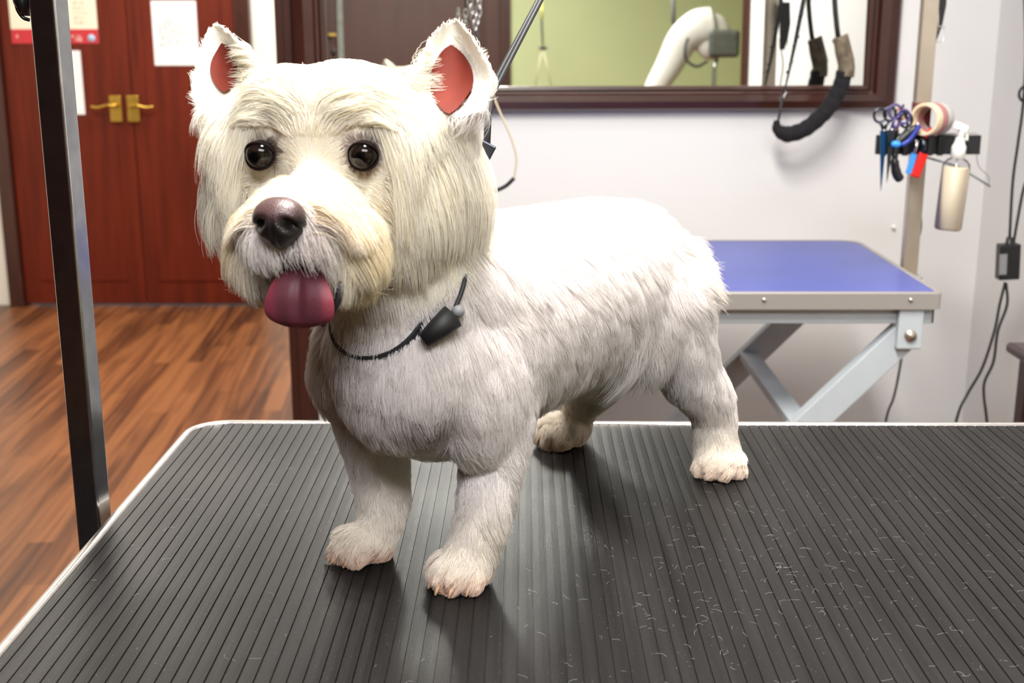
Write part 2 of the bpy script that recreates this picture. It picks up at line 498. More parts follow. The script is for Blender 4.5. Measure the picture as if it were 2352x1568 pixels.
# papers on the doors
def sheet(name, px0, py0, px1, py1, m, label, cat, top=None, off=0.03):
    A = at(px0, py1, DOORY); B = at(px1, py1, DOORY)
    zt = at(px0, py0, DOORY).z if top is None else top
    o = MB().box(((A.x + B.x) / 2, DOORY - off, (A.z + zt) / 2), (B.x - A.x, 0.0015, zt - A.z)).build(name, m, label=label, cat=cat)
    return o, A.x, B.x, A.z, zt
def prt(parent, name, px0, py0, px1, py1, m, off=0.0318):
    A = at(px0, py1, DOORY); B = at(px1, py0, DOORY)
    return MB().box(((A.x + B.x) / 2, DOORY - off, (A.z + B.z) / 2), (abs(B.x - A.x), 0.0012, abs(B.z - A.z))).build(name, m, parent)
po, x0, x1, z0, z1 = sheet('poster', 34, -230, 232, 100, M['poster_cream'], 'cream poster with red bottom band on the left door leaf', 'poster')
A = at(34, 100, DOORY); B = at(232, 67, DOORY)
band = MB().box(((x0 + x1) / 2, DOORY - 0.0312, (A.z + B.z) / 2), (x1 - x0, 0.001, B.z - A.z)).build('red_band', M['poster_red'], po, label='red band with pale lettering')
def blurtext(parent, x0, x1, z, h, m, off=0.0324, n=5):
    """a row of small letter-like strokes, too blurred in the photo to read"""
    t = MB(); x = x0
    rr = random.Random(int(abs(x0 * 9000 + z * 7000)))
    while x < x1:
        wd = rr.uniform(0.5, 2.2) * h
        if x + wd > x1: break
        k = max(1, int(wd / (h * 0.55)))
        for i in range(k):
            xx = x + i * h * 0.55
            t.box((xx + h * 0.12, DOORY - off, z), (h * 0.26, 0.0006, h * rr.uniform(0.6, 1)))
            if rr.random() < 0.7: t.box((xx + h * 0.28, DOORY - off, z + rr.choice((-.35, 0, .35)) * h), (h * 0.4, 0.0006, h * 0.25))
        x += wd + h * 0.5
    if t.v: return t.build('printed_line', m, parent)
bw = x1 - x0; bh = B.z - A.z
blurtext(band, x0 + bw * 0.06, x0 + bw * 0.2, A.z + bh * 0.5, bh * 0.34, M['ink_white'])
blurtext(band, x0 + bw * 0.62, x0 + bw * 0.86, A.z + bh * 0.5, bh * 0.18, M['ink_white'])
blurtext(band, x0 + bw * 0.74, x0 + bw * 0.86, A.z + bh * 0.28, bh * 0.3, M['ink_white'])
MB().lathe([(0, 0), (bh * 0.26, 0), (bh * 0.26, 0.001), (0, 0.001)], (x0 + bw * 0.92, DOORY - 0.0318, A.z + bh * 0.38), 24, Matrix.Rotation(PI / 2, 3, 'X')).build('round_logo', M['poster_blue'], band)
for k in range(5):
    blurtext(po, x0 + bw * 0.74, x0 + bw * 0.90, B.z + 0.03 + k * 0.022, 0.012, M['ink_tan'], 0.0315)
for k in range(3):
    blurtext(po, x0 + bw * 0.12, x0 + bw * 0.9, B.z + 0.20 + k * 0.05, 0.02, M['ink_tan'], 0.0315)
no, nx0, nx1, nz0, nz1 = sheet('notice', 360, 2, 462, 150, M['paper'], 'white typed notice sheet on the right door leaf', 'notice')
nw = nx1 - nx0; nh = nz1 - nz0
blurtext(no, nx0 + nw * .78, nx0 + nw * .97, nz0 + nh * .92, nh * .03, M['ink_dark'], 0.0315)
blurtext(no, nx0 + nw * .12, nx0 + nw * .5, nz0 + nh * .82, nh * .03, M['ink_dark'], 0.0315)
for k, (q0, q1) in enumerate([(.3, .72), (.14, .84), (.14, .84), (.14, .84), (.14, .84), (.14, .6), (.14, .75), (.14, .5)]):
    blurtext(no, nx0 + nw * q0, nx0 + nw * q1, nz0 + nh * (0.7 - k * .055), nh * .030, M['ink'], 0.0315)
sheet('paper_sheet', 130, 116, 201, 262, M['paper'], 'narrow blank white sheet on the left door leaf below the poster', 'paper')

# ------------------------------------------------------------------ mirror
def mirror():
    iL, iR = onwall(752, 100, 0.012), onwall(1979, 197, 0.012)
    root = empty('wall_mirror', (iL + iR) / 2, 'wide wall mirror in a dark mahogany moulded frame above the blue table', 'mirror')
    zin = onwall(1700, 196, 0.02).z
    zout = onwall(1700, 254, 0.02).z
    ti = W0 + WT * 0
    sl = (iL - ti).dot(WT); sr = (iR - ti).dot(WT)
    oR = (onwall(2056, 245, 0.02) - ti).dot(WT); oL = (onwall(668, 100, 0.02) - ti).dot(WT)
    ztop = zin + 0.75
    fw = zin - zout
    def P(s, d, z): 
        q = ti + WT * s - WN * d; return Vector((q.x, q.y, z))
    db = 0.018; dt = db - (ztop - zin) * math.tan(MTILT)
    g = MB().prism([P(sl - .01, db, zin - .008), P(sr + .01, db, zin - .008), P(sr + .01, dt, ztop + .008), P(sl - .01, dt, ztop + .008)], WN * 0.0015)
    g.build('mirror_glass', M['mirror'], root)
    # frame profile across the moulding: (distance from inner edge 0..1, height off the wall)
    prof = [(0, 0.016), (0.03, 0.022), (0.16, 0.024), (0.22, 0.019), (0.30, 0.022), (0.36, 0.034), (0.62, 0.036), (0.9, 0.030), (1.0, 0.018), (1.0, 0.002)]
    def rail(name, c_in0, c_in1, c_out0, c_out1, m):
        r = MB(); vs = []
        for (q, h) in prof:
            s0 = c_in0[0] + (c_out0[0] - c_in0[0]) * q; z0 = c_in0[1] + (c_out0[1] - c_in0[1]) * q
            s1 = c_in1[0] + (c_out1[0] - c_in1[0]) * q; z1 = c_in1[1] + (c_out1[1] - c_in1[1]) * q
            vs += [P(s0, h, z0), P(s1, h, z1)]
        n = len(prof)
        fs = [(2 * i, 2 * i + 1, 2 * i + 3, 2 * i + 2) for i in range(n - 1)]
        vs += [P(c_in0[0], 0.002, c_in0[1]), P(c_in1[0], 0.002, c_in1[1])]
        fs += [(2 * n, 2 * n + 1, 1, 0), tuple([2 * i for i in range(n)] + [2 * n]), tuple([2 * i + 1 for i in range(n)] + [2 * n + 1])]
        r.add(vs, fs)
        r.build(name, m, root)
    zo, zt = zout, ztop + fw
    rail('frame_rail', (sl, zin), (sr, zin), (oL, zo), (oR, zo), M['mahog_h'])
    rail('frame_rail', (sl, ztop), (sr, ztop), (oL, zt), (oR, zt), M['mahog_h'])
    rail('frame_stile', (sl, zin), (sl, ztop), (oL, zo), (oL, zt), M['mahog_dark'])
    rail('frame_stile', (sr, zin), (sr, ztop), (oR, zo), (oR, zt), M['mahog_dark'])
mirror()

# ------------------------------------------------------------------ room behind the camera, seen in the mirror
def vx(px, py, DV):
    return refl(at(px, py, DV))
DV = 8.15
pA = vx(1167, 100, DV); pB = vx(1692, 100, DV); pC = vx(1722, 100, DV); pD = vx(700, 100, DV)
yb = YB
def rx(px):
    # x on the plane y = YB whose mirror image lies at that pixel column (row 100)
    lo, hi = 6.0, 10.0
    for _ in range(50):
        mid = (lo + hi) / 2
        if vx(px, 100, mid).y > yb: lo = mid
        else: hi = mid
    return vx(px, 100, lo).x
gx0, gx1, gx2, bx0 = rx(1167), rx(1692), rx(1722), rx(660)
def bw_(x0, x1, m, name, y=yb - .05, z1=CEIL, z0=0, t=0.1):
    return MB().box(((x0 + x1) / 2, y, (z0 + z1) / 2), (abs(x1 - x0), t, z1 - z0)).build(name, m, kind='structure')
bw_(XL - .1, gx0, M['brown_board'], 'wall_front_brown')
bw_(gx0, XW + .1, M['green'], 'wall_front')
for i, (q, wd) in enumerate([(rx(755), 0.05), (rx(1105), 0.04), (rx(1160), 0.07)]):
    bw_(q - wd / 2, q + wd / 2, M['mahog_dark'], 'trim_%d' % (5 + i), y=yb + 0.01, t=0.04)
p0 = vx(775, 85, DV)
hd = empty('door_handle_bar', (rx(770), yb, p0.z), 'small brass door handle reflected in the left end of the mirror', 'door handle')
MB().bar((rx(755), yb + 0.07, p0.z), (rx(788), yb + 0.07, p0.z), 0.014, 0.014).build('bar', M['brass'], hd, bevel=0.003)
MB().bar((rx(760), yb + 0.0, p0.z), (rx(760), yb + 0.07, p0.z), 0.012, 0.012, up=(1, 0, 0)).build('stem', M['brass'], hd)

# ------------------------------------------------------------------ black grooming table
YAW = math.radians(-0.55)
FARY = G(1200, 967, TZ).y
LX = G(500, 967, TZ).x
cor = G(452, 967, TZ)
RY = Matrix.Rotation(YAW, 3, 'Z')
TL = Vector((cor.x - 0.004, FARY, TZ))                      # far left corner (before rounding)
def T(x, y, z=0.0):
    """table frame: x right from the far left corner, y towards the camera"""
    return TL + RY @ Vector((x, -y, z))
TWI, TDE = 1.22, 0.70
RC = 0.045
def black_table():
    root = empty('grooming_table', T(TWI / 2, TDE / 2, -0.85), 'black ribbed rubber topped grooming table under the dog', 'table')
    mt = MB()
    tr = 0.006
    x = tr; w0 = 0.0113
    prof = []
    gs = []
    rr = random.Random(3)
    while x < TWI - tr:
        wd = w0 * rr.uniform(0.97, 1.03)
        gs.append((x, min(x + wd, TWI - tr))); x += wd
    def yspan(x):
        lo, hi = tr, TDE - tr
        r = RC - tr
        q = min(x - tr, TWI - tr - x)
        if q < r:
            d = r - math.sqrt(max(0, r * r - (r - q) ** 2)); lo += d; hi -= d
        return lo, hi
    gw, gd = 0.0013, 0.0011
    for (xa, xb) in gs:
        cols = [(xa, -0.0), (xa + (xb - xa) * .5, 0.00012), (xb - gw, 0.0), (xb - gw * .85, -gd), (xb - gw * .15, -gd), (xb, 0.0)]
        vs = []
        for (xx, zz) in cols:
            lo, hi = yspan(xx)
            vs += [T(xx, lo, zz), T(xx, (lo + hi) / 2, zz), T(xx, hi, zz)]
        fs = []
        for i in range(len(cols) - 1):
            for k in range(2):
                fs.append((3 * i + k, 3 * i + k + 1, 3 * i + 4 + k, 3 * i + 3 + k))
        mt.add(vs, fs)
    mt.build('rubber_mat', M['rubber'], root)
    def outline(inset, z, n=8):
        pts = []
        r = RC - inset
        for (cx, cy, a0) in ((RC, RC, PI), (TWI - RC, RC, 1.5 * PI), (TWI - RC, TDE - RC, 0), (RC, TDE - RC, .5 * PI)):
            for k in range(n + 1):
                a = a0 + k / n * PI / 2
                pts.append(T(cx + r * math.cos(a), cy + r * math.sin(a), z))
        return pts
    # board under the mat
    bd = MB(); o1 = outline(0.001, -0.0035); bd.prism(o1, (0, 0, -0.020)); bd.build('table_board', M['black_plastic'], root)
    # aluminium trim: closed loop with a rounded lip
    tm = MB(); prof2 = [(0.0084, -0.002), (0.0080, 0.0012), (0.0045, 0.0024), (0.0008, 0.0018), (-0.001, -0.001), (-0.0012, -0.026), (0.0005, -0.028)]
    rings = [outline(i, z) for (i, z) in prof2]
    n = len(rings[0]); vs = [p for r_ in rings for p in r_]; fs = []
    for i in range(len(rings) - 1):
        for k in range(n):
            k2 = (k + 1) % n
            fs.append((i * n + k, i * n + k2, (i + 1) * n + k2, (i + 1) * n + k))
    tm.add(vs, fs, True); tm.build('edge_trim', M['alu'], root)
    # folding frame below
    for (x_, y_) in ((0.10, 0.08), (TWI - 0.10, 0.08), (0.10, TDE - 0.08), (TWI - 0.10, TDE - 0.08)):
        q = T(x_, y_)
        MB().tube([(q.x, q.y, 0.0), (q.x, q.y, TZ - 0.026)], 0.0135, 14).build('leg', M['chrome'], root)
    for y_ in (0.08, TDE - 0.08):
        MB().bar(T(0.1, y_, -0.04), T(TWI - 0.1, y_, -0.04), 0.025, 0.025).build('frame_rail', M['chrome'], root)
black_table()

# ------------------------------------------------------------------ grooming arm post at the left edge of the table
def arm():
    base = G(225, 1262, TZ)
    # find place along the table's left edge
    def err(y_):
        x_, r_ = px_of(T(-0.0240, y_)); return abs(x_ - (224 - .1046 * (1262 - r_)))
    best = min((err(y_), y_) for y_ in np.linspace(0.02, 0.6, 500))[1]
    c = T(-0.0240, best)
    root = empty('grooming_stand', (c.x, c.y, TZ - 0.2), 'square chrome upright of the grooming arm clamped to the left edge of the black table', 'grooming stand')
    Rz = Matrix.Rotation(math.radians(-9), 3, 'Z')
    s = 0.024
    HT = 1.78
    MB().box((c.x, c.y, (TZ - 0.16 + HT) / 2), (s, s, HT - TZ + 0.16), Rz).build('post', M['chrome'], root, bevel=0.0022, seg=3)
    # top arm reaching over the dog
    MB().bar((c.x, c.y, HT), (0.06, 1.12, HT), 0.02, 0.02).build('cross_arm', M['chrome'], root, bevel=0.002)
    # clamp under the table edge
    cl = MB()
    cl.box((c.x + 0.052, c.y, TZ - 0.045), (0.075, 0.04, 0.02)).box((c.x + .012, c.y, TZ - 0.08), (0.012, 0.03, 0.06)).box((c.x + 0.052, c.y, TZ - 0.11), (0.075, 0.04, 0.012))
    cl.build('clamp', M['chrome'], root, bevel=0.003)
    MB().tube([(c.x + 0.05, c.y, TZ - 0.15), (c.x + 0.05, c.y, TZ - 0.05)], 0.005, 10).tube([(c.x + 0.03, c.y, TZ - 0.15), (c.x + 0.07, c.y, TZ - 0.15)], 0.005, 8).build('clamp_screw', M['steel'], root)
    # height knob with its wire loop, behind the post near the top of the view
    k = at(52, 4, c.y + 0.012)
    kn = MB().tube([(k.x + 0.006, k.y, k.z), (k.x - 0.001, k.y, k.z)], 0.012, 16)
    kn.ell((k.x + 0.002, k.y, k.z + 0.002), (0.010, 0.010, 0.011)).build('knob', M['black_plastic'], root)
    pts = spline([at(36, 8, c.y + .01), at(42, 26, c.y + .01), at(54, 41, c.y + .01), at(68, 46, c.y + .01)], 6)
    MB().tube(pts, 0.0016, 8).build('wire_loop', M['steel_dark'], root)
    return c, HT
ARM_C, ARM_H = arm()

# ------------------------------------------------------------------ blue grooming table
BH = 0.443
BZ = CAMZ - BH
def blue_table():
    YN = G(1900, 673, BZ).y; YF = G(1900, 552, BZ).y
    xr = G(2168, 675, BZ).x; xl = xr - 1.0
    root = empty('grooming_table', ((xl + xr) / 2, (YN + YF) / 2, 0), 'blue vinyl topped grooming table with a grey scissor frame below the mirror', 'table')
    # the right edge tapers a little with distance in the photo
    xrf = G(1968, 553, BZ).x
    ol = []
    r = 0.025
    cs = [(xl, YN), (xr, YN), (xrf + 0.003, YF), (xl, YF)]
    def rounded(cs, inset, z, rad, n=6):
        cen = Vector((sum(c[0] for c in cs) / 4, sum(c[1] for c in cs) / 4))
        pts = []
        for i in range(4):
            p = Vector(cs[i]); a_ = (Vector(cs[i - 1]) - p).normalized(); b_ = (Vector(cs[(i + 1) % 4]) - p).normalized()
            p = p + (a_ + b_) * inset; rr_ = rad[i]
            s_, e_ = p + a_ * rr_, p + b_ * rr_
            for k in range(n + 1):
                t = k / n
                q = s_ * (1 - t) ** 2 + p * 2 * t * (1 - t) + e_ * t * t
                pts.append(Vector((q.x, q.y, z)))
        return pts
    rd = [0.012, 0.012, 0.05, 0.05]
    MB().prism(rounded(cs, 0.006, BZ - 0.018, rd), (0, 0, 0.018)).build('table_top', M['blue'], root, bevel=0.001)
    rings = [rounded(cs, i, z, rd) for (i, z) in [(0.008, BZ + 0.0002), (0.006, BZ + 0.0016), (0.0, BZ + 0.0016), (-0.001, BZ - 0.001), (-0.001, BZ - 0.030), (0.002, BZ - 0.031), (0.02, BZ - 0.031)]]
    n = len(rings[0]); fs = []
    for i in range(len(rings) - 1):
        for k in range(n):
            k2 = (k + 1) % n
            fs.append((i * n + k, i * n + k2, (i + 1) * n + k2, (i + 1) * n + k))
    MB().add([p for r_ in rings for p in r_], fs, False).build('edge_band', M['grey_edge'], root)
    for px in (1755, 2092):
        q = at(px, 689, YN)
        MB().ell((q.x, YN - 0.001, q.z), (0.0045, 0.003, 0.0045)).build('rivet', M['steel'], root)
    # sub frame
    xe = at(2136, 712, YN + 0.035).x
    zt = BZ - 0.031; zb = at(2100, 721, YN + 0.02).z
    for yy in (YN + 0.035, YF - 0.035):
        MB().box(((xl + 0.06 + xe) / 2, yy, zt - 0.015), (xe - xl - 0.06, 0.03, 0.03)).build('frame_rail', M['grey_frame'], root, bevel=0.002)
    MB().box((xe + 0.0015, YN + 0.035, zt - 0.015), (0.003, 0.028, 0.028)).build('end_cap', M['black_plastic'], root)
    ybr = YN + 0.03
    b0 = at(2050, 795, ybr); b1 = at(2113, 715, ybr)
    for yy in (ybr, YF - 0.03):
        MB().box(((b0.x + b1.x) / 2, yy, (b0.z + zt) / 2), (b1.x - b0.x, 0.05, zt - b0.z)).build('bracket', M['grey_frame'], root, bevel=0.003)
    bo = at(2092, 771, ybr - 0.027)
    MB().lathe([(0, 0.006), (0.005, 0.006), (0.0055, 0.004), (0.0105, 0.004), (0.0115, 0)], (bo.x, ybr - 0.025, bo.z), 20, Matrix.Rotation(PI / 2, 3, 'X')).build('bolt', M['post_paint'], root)
    # slanting arms; near pair and far pair, each parallel
    p0 = at(2076, 770, ybr); p1 = at(1872, 960, ybr)
    d = (p1 - p0); d.y = 0; d.normalize()
    L = (p0.z - 0.09) / -d.z
    for dx in (0.0, -0.55):
        for yy in (ybr + 0.005, YF - 0.03):
            s_ = Vector((p0.x + dx, yy, p0.z)); e_ = s_ + d * L
            MB().bar(s_, e_, 0.03, 0.054, up=Vector((d.z, 0, -d.x))).build('lift_arm', M['grey_frame'], root, bevel=0.002)
    # cross bar between the arms
    q = at(1830, 952, ybr + 0.03); t = (q - p0).dot(d)
    q = p0 + d * (t + 0.0)
    for k in (0.0,):
        MB().bar((q.x - .012, ybr, q.z), (q.x - .012, YF - 0.03, q.z), 0.04, 0.02).build('cross_bar', M['grey_frame'], root, bevel=0.002)
    # floor frame
    e0 = p0 + d * L
    ff = MB()
    for yy in (ybr + 0.005, YF - 0.03):
        ff.box((e0.x - 0.1, yy, 0.04), (1.0, 0.04, 0.05))
    for xx in (e0.x - 0.58, e0.x + 0.38):
        ff.box((xx, (YN + YF) / 2, 0.04), (0.04, YF - YN + 0.06, 0.05))
    for dx in (0.0, -0.55):
        for yy in (ybr + 0.005, YF - 0.03):
            ff.box((e0.x + dx, yy, 0.075), (0.06, 0.045, 0.05))
    ff.build('base_frame', M['grey_frame'], root, bevel=0.003)
    for xx in (e0.x - 0.58, e0.x + 0.38):
        for yy in (YN, YF): MB().tube([(xx, yy, 0), (xx, yy, 0.016)], 0.018, 14).build('foot', M['black_rubber'], root)
    return YN, YF, xr
BYN, BYF, BXR = blue_table()

# ------------------------------------------------------------------ post of the blue table with hooks and tools
PY = 2.47
def right_post():
    c = at(2088, 606, PY)
    s = 0.030
    HT = 1.90
    root = empty('grooming_stand', (c.x, c.y, BZ - 0.05), 'square steel upright at the right end of the blue table carrying the tool bar', 'grooming stand')
    Rz = Matrix.Rotation(math.radians(-6), 3, 'Z')
    MB().box((c.x, c.y, (BZ - 0.03 + HT) / 2), (s, s, HT - BZ + 0.03), Rz).build('post', M['post_paint'], root, bevel=0.002)
    MB().bar((c.x, c.y, HT), (c.x, 2.94, HT), 0.026, 0.026).bar((c.x + .013, 2.93, HT), (c.x - .42, 2.93, HT), 0.026, 0.026).build('cross_arm', M['post_paint'], root, bevel=0.002)
    r0, r1 = at(2105, 300, PY), at(2110, 235, PY)
    MB().box((c.x, c.y, (r0.z + r1.z) / 2), (s + 0.002, s + 0.002, r1.z - r0.z), Rz).build('tape_wrap', M['red_dark'], root, bevel=0.001)
    cl = MB(); cl.box((c.x, c.y, BZ - 0.05), (0.045, 0.05, 0.05)).box((c.x - 0.045, c.y, BZ - 0.065), (0.09, 0.045, 0.012))
    cl.build('clamp', M['steel'], root, bevel=0.003)
    return c, HT
RP, RPH = right_post()
TY = PY - 0.035
def toolbar():
    a_, b_ = at(2016, 332, TY), at(2254, 334, TY)
    z0 = at(2200, 355, TY).z; z1 = at(2200, 311, TY).z
    root = empty('tool_holder', ((a_.x + b_.x) / 2, TY + 0.01, z0), 'black bar shaped tool holder fixed across the right upright', 'tool holder')
    MB().box(((a_.x + b_.x) / 2, TY + 0.01, (z0 + z1) / 2), (b_.x - a_.x, 0.014, z1 - z0)).build('bar', M['black_rubber'], root, bevel=0.001)
    for px in (2030, 2052, 2080, 2118, 2136, 2160):
        q = at(px, 332, TY); MB().box((q.x, TY, (z0 + z1) / 2), (0.011, 0.008, z1 - z0 + 0.004)).build('loop', M['black_plastic'], root, bevel=0.001)
    sc = MB().box((at(2195, 309, TY).x, TY + 0.012, z1 + 0.002), (0.09, 0.02, 0.004)); sc.build('clip', M['steel'], root)
    return z0, z1
tbz0, tbz1 = toolbar()
def ring(m, c, r, t, R=None, n=18):
    pts = []
    for k in range(n):
        a_ = 2 * PI * k / n
        v = Vector((r * math.cos(a_), 0, r * 1.15 * math.sin(a_)))
        if R is not None: v = R @ v
        pts.append(Vector(c) + v)
    return m.tube(pts, t, 7, closed=True)
def scissors(tip, mid, r1, r2, m_blade, m_ring, label, dy):
    Y = TY - dy
    t_, m_ = at(tip[0], tip[1], Y), at(mid[0], mid[1], Y)
    root = empty('grooming_scissors', m_, label, 'scissors', 'scissors in the tool holder')
    for s_ in (-1, 1):
        bl = MB()
        off = Vector((0.003 * s_, 0.0015 * s_, 0))
        bl.add([m_ + off + Vector((-.005, -.001, 0)), m_ + off + Vector((.005, -.001, 0)), t_ + off * .2, m_ + off + Vector((-.005, .001, 0)), m_ + off + Vector((.005, .001, 0)), t_ + off * .2 + Vector((0, .001, 0))],
               [(0, 1, 2), (3, 5, 4), (0, 2, 5, 3), (1, 4, 5, 2), (0, 3, 4, 1)])
        bl.build('blade', m_blade, root)
        rr_ = at(*(r1 if s_ < 0 else r2), Y + 0.002 * s_)
        h = MB(); ring(h, rr_, 0.0115, 0.0026)
        h.tube([rr_ + Vector((0, 0, -0.013)), (rr_ + m_) / 2 + Vector((0, 0, -0.004)), m_], [0.003, 0.003, 0.004], 8)
        h.build('handle', m_ring, root)
    MB().tube([m_ + Vector((0, -.004, 0)), m_ + Vector((0, .004, 0))], 0.003, 10).build('pivot', M['steel'], root)
scissors((2023, 440), (2030, 300), (2021, 265), (2044, 262), M['blue_steel'], M['steel_dark'], 'blue bladed scissors at the left end of the tool holder', 0.012)
scissors((2037, 420), (2048, 298), (2056, 256), (2076, 268), M['steel_dark'], M['purple'], 'dark steel scissors with purple finger rings in the tool holder', 0.018)
def extra_shears():
    root = empty('thinning_scissors', at(2066, 300, TY), 'small shears with orange tinted rings leaning on the top of the tool holder', 'scissors', 'scissors in the tool holder')
    m = MB(); ring(m, at(2068, 262, TY - .004), 0.010, 0.0024); m.tube([at(2066, 272, TY - .004), at(2060, 300, TY - .004)], 0.0025, 7); m.build('handle', M['orange'], root)
    m = MB(); ring(m, at(2081, 276, TY - .006), 0.012, 0.0026); m.tube(spline([at(2076, 240, TY - .006), at(2070, 252, TY - .006), at(2080, 262, TY - .006), at(2084, 290, TY - .006), at(2070, 312, TY - .006)], 4), 0.0028, 7); m.build('handle', M['steel_dark'], root)
    MB().bar(at(2060, 298, TY - .004), at(2054, 350, TY - .004), 0.008, 0.003, up=(0, 1, 0)).build('blade', M['steel_dark'], root)
extra_shears()
def strapbar(m, pts, rs, Y):
    return m.tube(spline([at(x, y, Y) for x, y in pts], 5), rs, 10)
def pliers():
    Y = TY - 0.022
    root = empty('nail_clippers', at(2062, 330, Y), 'blue and black handled nail clippers hanging on the tool holder', 'nail clippers')
    m = MB().tube(spline([at(2054, 334, Y), at(2068, 322, Y), at(2086, 306, Y), at(2104, 292, Y)], 5), [0.007] * 5 + [0.0075] * 6 + [0.0065] * 5, 10); m.build('grip', M['black_plastic'], root)
    m = MB().tube(spline([at(2070, 334, Y - .004), at(2088, 322, Y - .004), at(2104, 300, Y - .004), at(2112, 288, Y - .004)], 5), 0.005, 10); m.build('grip', M['blue_dark'], root, label='deep blue side of the grip')
    MB().ell(at(2058, 331, Y - .006), (0.010, 0.007, 0.007)).build('grip_end', M['blue_grip'], root, label='light blue rounded end')
    MB().tube([at(2104, 292, Y), at(2112, 280, Y)], [0.005, 0.003], 8).build('jaw', M['steel'], root)
    Y2 = TY - 0.014
    r2_ = empty('nail_clippers', at(2093, 360, Y2), 'clippers with a light blue flat handle hanging beside the red handled pair', 'nail clippers')
    MB().bar(at(2100, 352, Y2), at(2086, 399, Y2), 0.004, 0.012, up=(1, 0, .3)).build('grip', M['blue_grip'], r2_, bevel=0.0015)
    MB().tube([at(2100, 352, Y2), at(2108, 322, Y2)], 0.004, 8).build('jaw', M['steel'], r2_)
    r3 = empty('nail_clippers', at(2112, 360, Y2), 'red handled pliers pushed through the tool holder in front of the upright', 'pliers')
    MB().bar(at(2122, 352, Y2 - .002), at(2101, 407, Y2 - .002), 0.006, 0.019, up=(1, 0, .35)).build('grip', M['red_grip'], r3, bevel=0.0025)
    MB().bar(at(2122, 316, Y2), at(2140, 296, Y2), 0.006, 0.010, up=(1, 0, 1)).build('grip', M['red_grip'], r3, bevel=0.002)
    MB().tube([at(2122, 318, Y2), at(2121, 352, Y2)], 0.006, 8).build('jaw', M['steel_dark'], r3)
    r4 = empty('comb_handle', at(2064, 390, Y2), 'black curved handle hanging down from the tool holder', 'grooming tool')
    MB().tube(spline([at(2056, 352, Y2), at(2055, 375, Y2), at(2060, 400, Y2), at(2070, 414, Y2)], 5), [0.006] * 4 + [0.0085] * 4 + [0.0095] * 5 + [0.009] * 2 + [0.005], 12).build('handle', M['black_plastic'], r4)
    MB().bar(at(2056, 352, Y2), at(2066, 306, Y2), 0.008, 0.004, up=(0, 1, 0)).build('shank', M['steel_dark'], r4)
pliers()
def tape(px, py, m, label, dx, r=0.029):
    c = at(px, py, TY + 0.01) 
    R = Matrix.Rotation(math.radians(-50), 3, 'Z') @ Matrix.Rotation(PI / 2, 3, 'X')
    c = c - (R @ Vector((0, 0, 1))) * -0.0
    MB().lathe([(r * .78, -.009), (r, -.009), (r, .009), (r * .78, .009), (r * .78, -.009)], c, 32, R).build('tape_roll', m, bevel=0.0008, label=label, cat='tape roll', group='tape rolls on the tool holder')
    return c
TAX = Matrix.Rotation(math.radians(-50), 3, 'Z') @ Vector((0, 1, 0))
def tape_at(i, m, label):
    c = at(2128, 274, TY - 0.02) + TAX * (0.0195 * i)
    r = 0.0315
    R = Matrix.Rotation(math.radians(-50), 3, 'Z') @ Matrix.Rotation(PI / 2, 3, 'X')
    MB().lathe([(r * .8, -.009), (r, -.009), (r, .009), (r * .8, .009), (r * .8, -.009)], c, 36, R).build('tape_roll', m, bevel=0.0008, label=label, cat='tape roll', group='tape rolls on the tool holder')
tape_at(0, M['tape_cream'], 'cream tape roll, the one nearest the steel upright')
tape_at(1, M['tape_pink'], 'dull pink tape roll between the cream and the grey ones')
tape_at(2, M['tape_grey'], 'pale grey tape roll next to the spray bottle head')

def spray_bottle():
    Y = TY - 0.035
    c = at(2183, 528, Y); ct = at(2198, 300, Y)
    px = 2184
    z = lambda yy: at(px, yy, Y).z
    x0 = at(2183, 450, Y).x
    root = empty('spray_bottle', (x0, Y, z(527)), 'tall clear spray bottle of cream lotion with white pump hooked on the tool holder', 'bottle')
    rad = 0.5 * (at(2214, 450, Y).x - at(2153, 450, Y).x)
    tilt = Matrix.Rotation(math.radians(3.0), 3, 'Y')
    H = z(362) - z(527)
    prof = [(0, 0), (rad * .9, 0), (rad, 0.004), (rad, H * .86), (rad * .96, H * .92), (rad * .7, H * .975), (rad * .42, H), (rad * .42, H + .004)]
    MB().lathe(prof, (x0, Y, z(527)), 36, tilt).build('bottle_body', M['clear_plastic'], root)
    MB().lathe([(0, .0015), (rad * .94, .0015), (rad * .97, .005), (rad * .97, H * .86), (rad * .9, H * .87), (0, H * .87)], (x0, Y, z(527)), 36, tilt).build('lotion', M['lotion'], root, label='cream lotion filling the bottle')
    o = Vector((x0, Y, z(527)))
    def q(dx, dz): return o + tilt @ Vector((dx, 0, dz))
    MB().lathe([(rad * .45, 0), (rad * .52, 0.001), (rad * .52, .022), (rad * .42, .026), (rad * .34, .034), (rad * .34, .040)], q(0, H), 24, tilt).build('pump_collar', M['white_plastic'], root)
    hb = MB()
    hb.tube([q(0, H + .030), q(0.001, H + .050), q(-0.001, H + .062)], [.0072, .0066, .0066], 14)
    hb.box(q(-.003, H + .060), (.026, .013, .013), tilt @ Matrix.Rotation(math.radians(18), 3, 'Y'))
    hb.tube(spline([q(.006, H + .052), q(.012, H + .044), q(.013, H + .034)], 4), .003, 8)
    hb.build('spray_head', M['white_plastic'], root)
    MB().tube([q(0, .01), q(0, H + .02)], .0015, 6).build('dip_tube', M['white_plastic'], root)
spray_bottle()
def hook_rod():
    Y = TY + 0.03
    root = empty('wire_rack', at(2200, 390, Y), 'thin metal wire arm sticking out below the tool holder behind the bottle', 'wire rack')
    MB().tube([at(2130, 362, Y), at(2200, 382, Y), at(2274, 428, Y)], 0.0022, 8).build('rod', M['steel'], root)
    MB().tube(spline([at(2252, 350, Y), at(2243, 350, Y), at(2248, 382, Y), at(2264, 398, Y), at(2272, 408, Y), at(2270, 424, Y)], 4), 0.0009, 6).build('wire', M['steel'], root)
hook_rod()

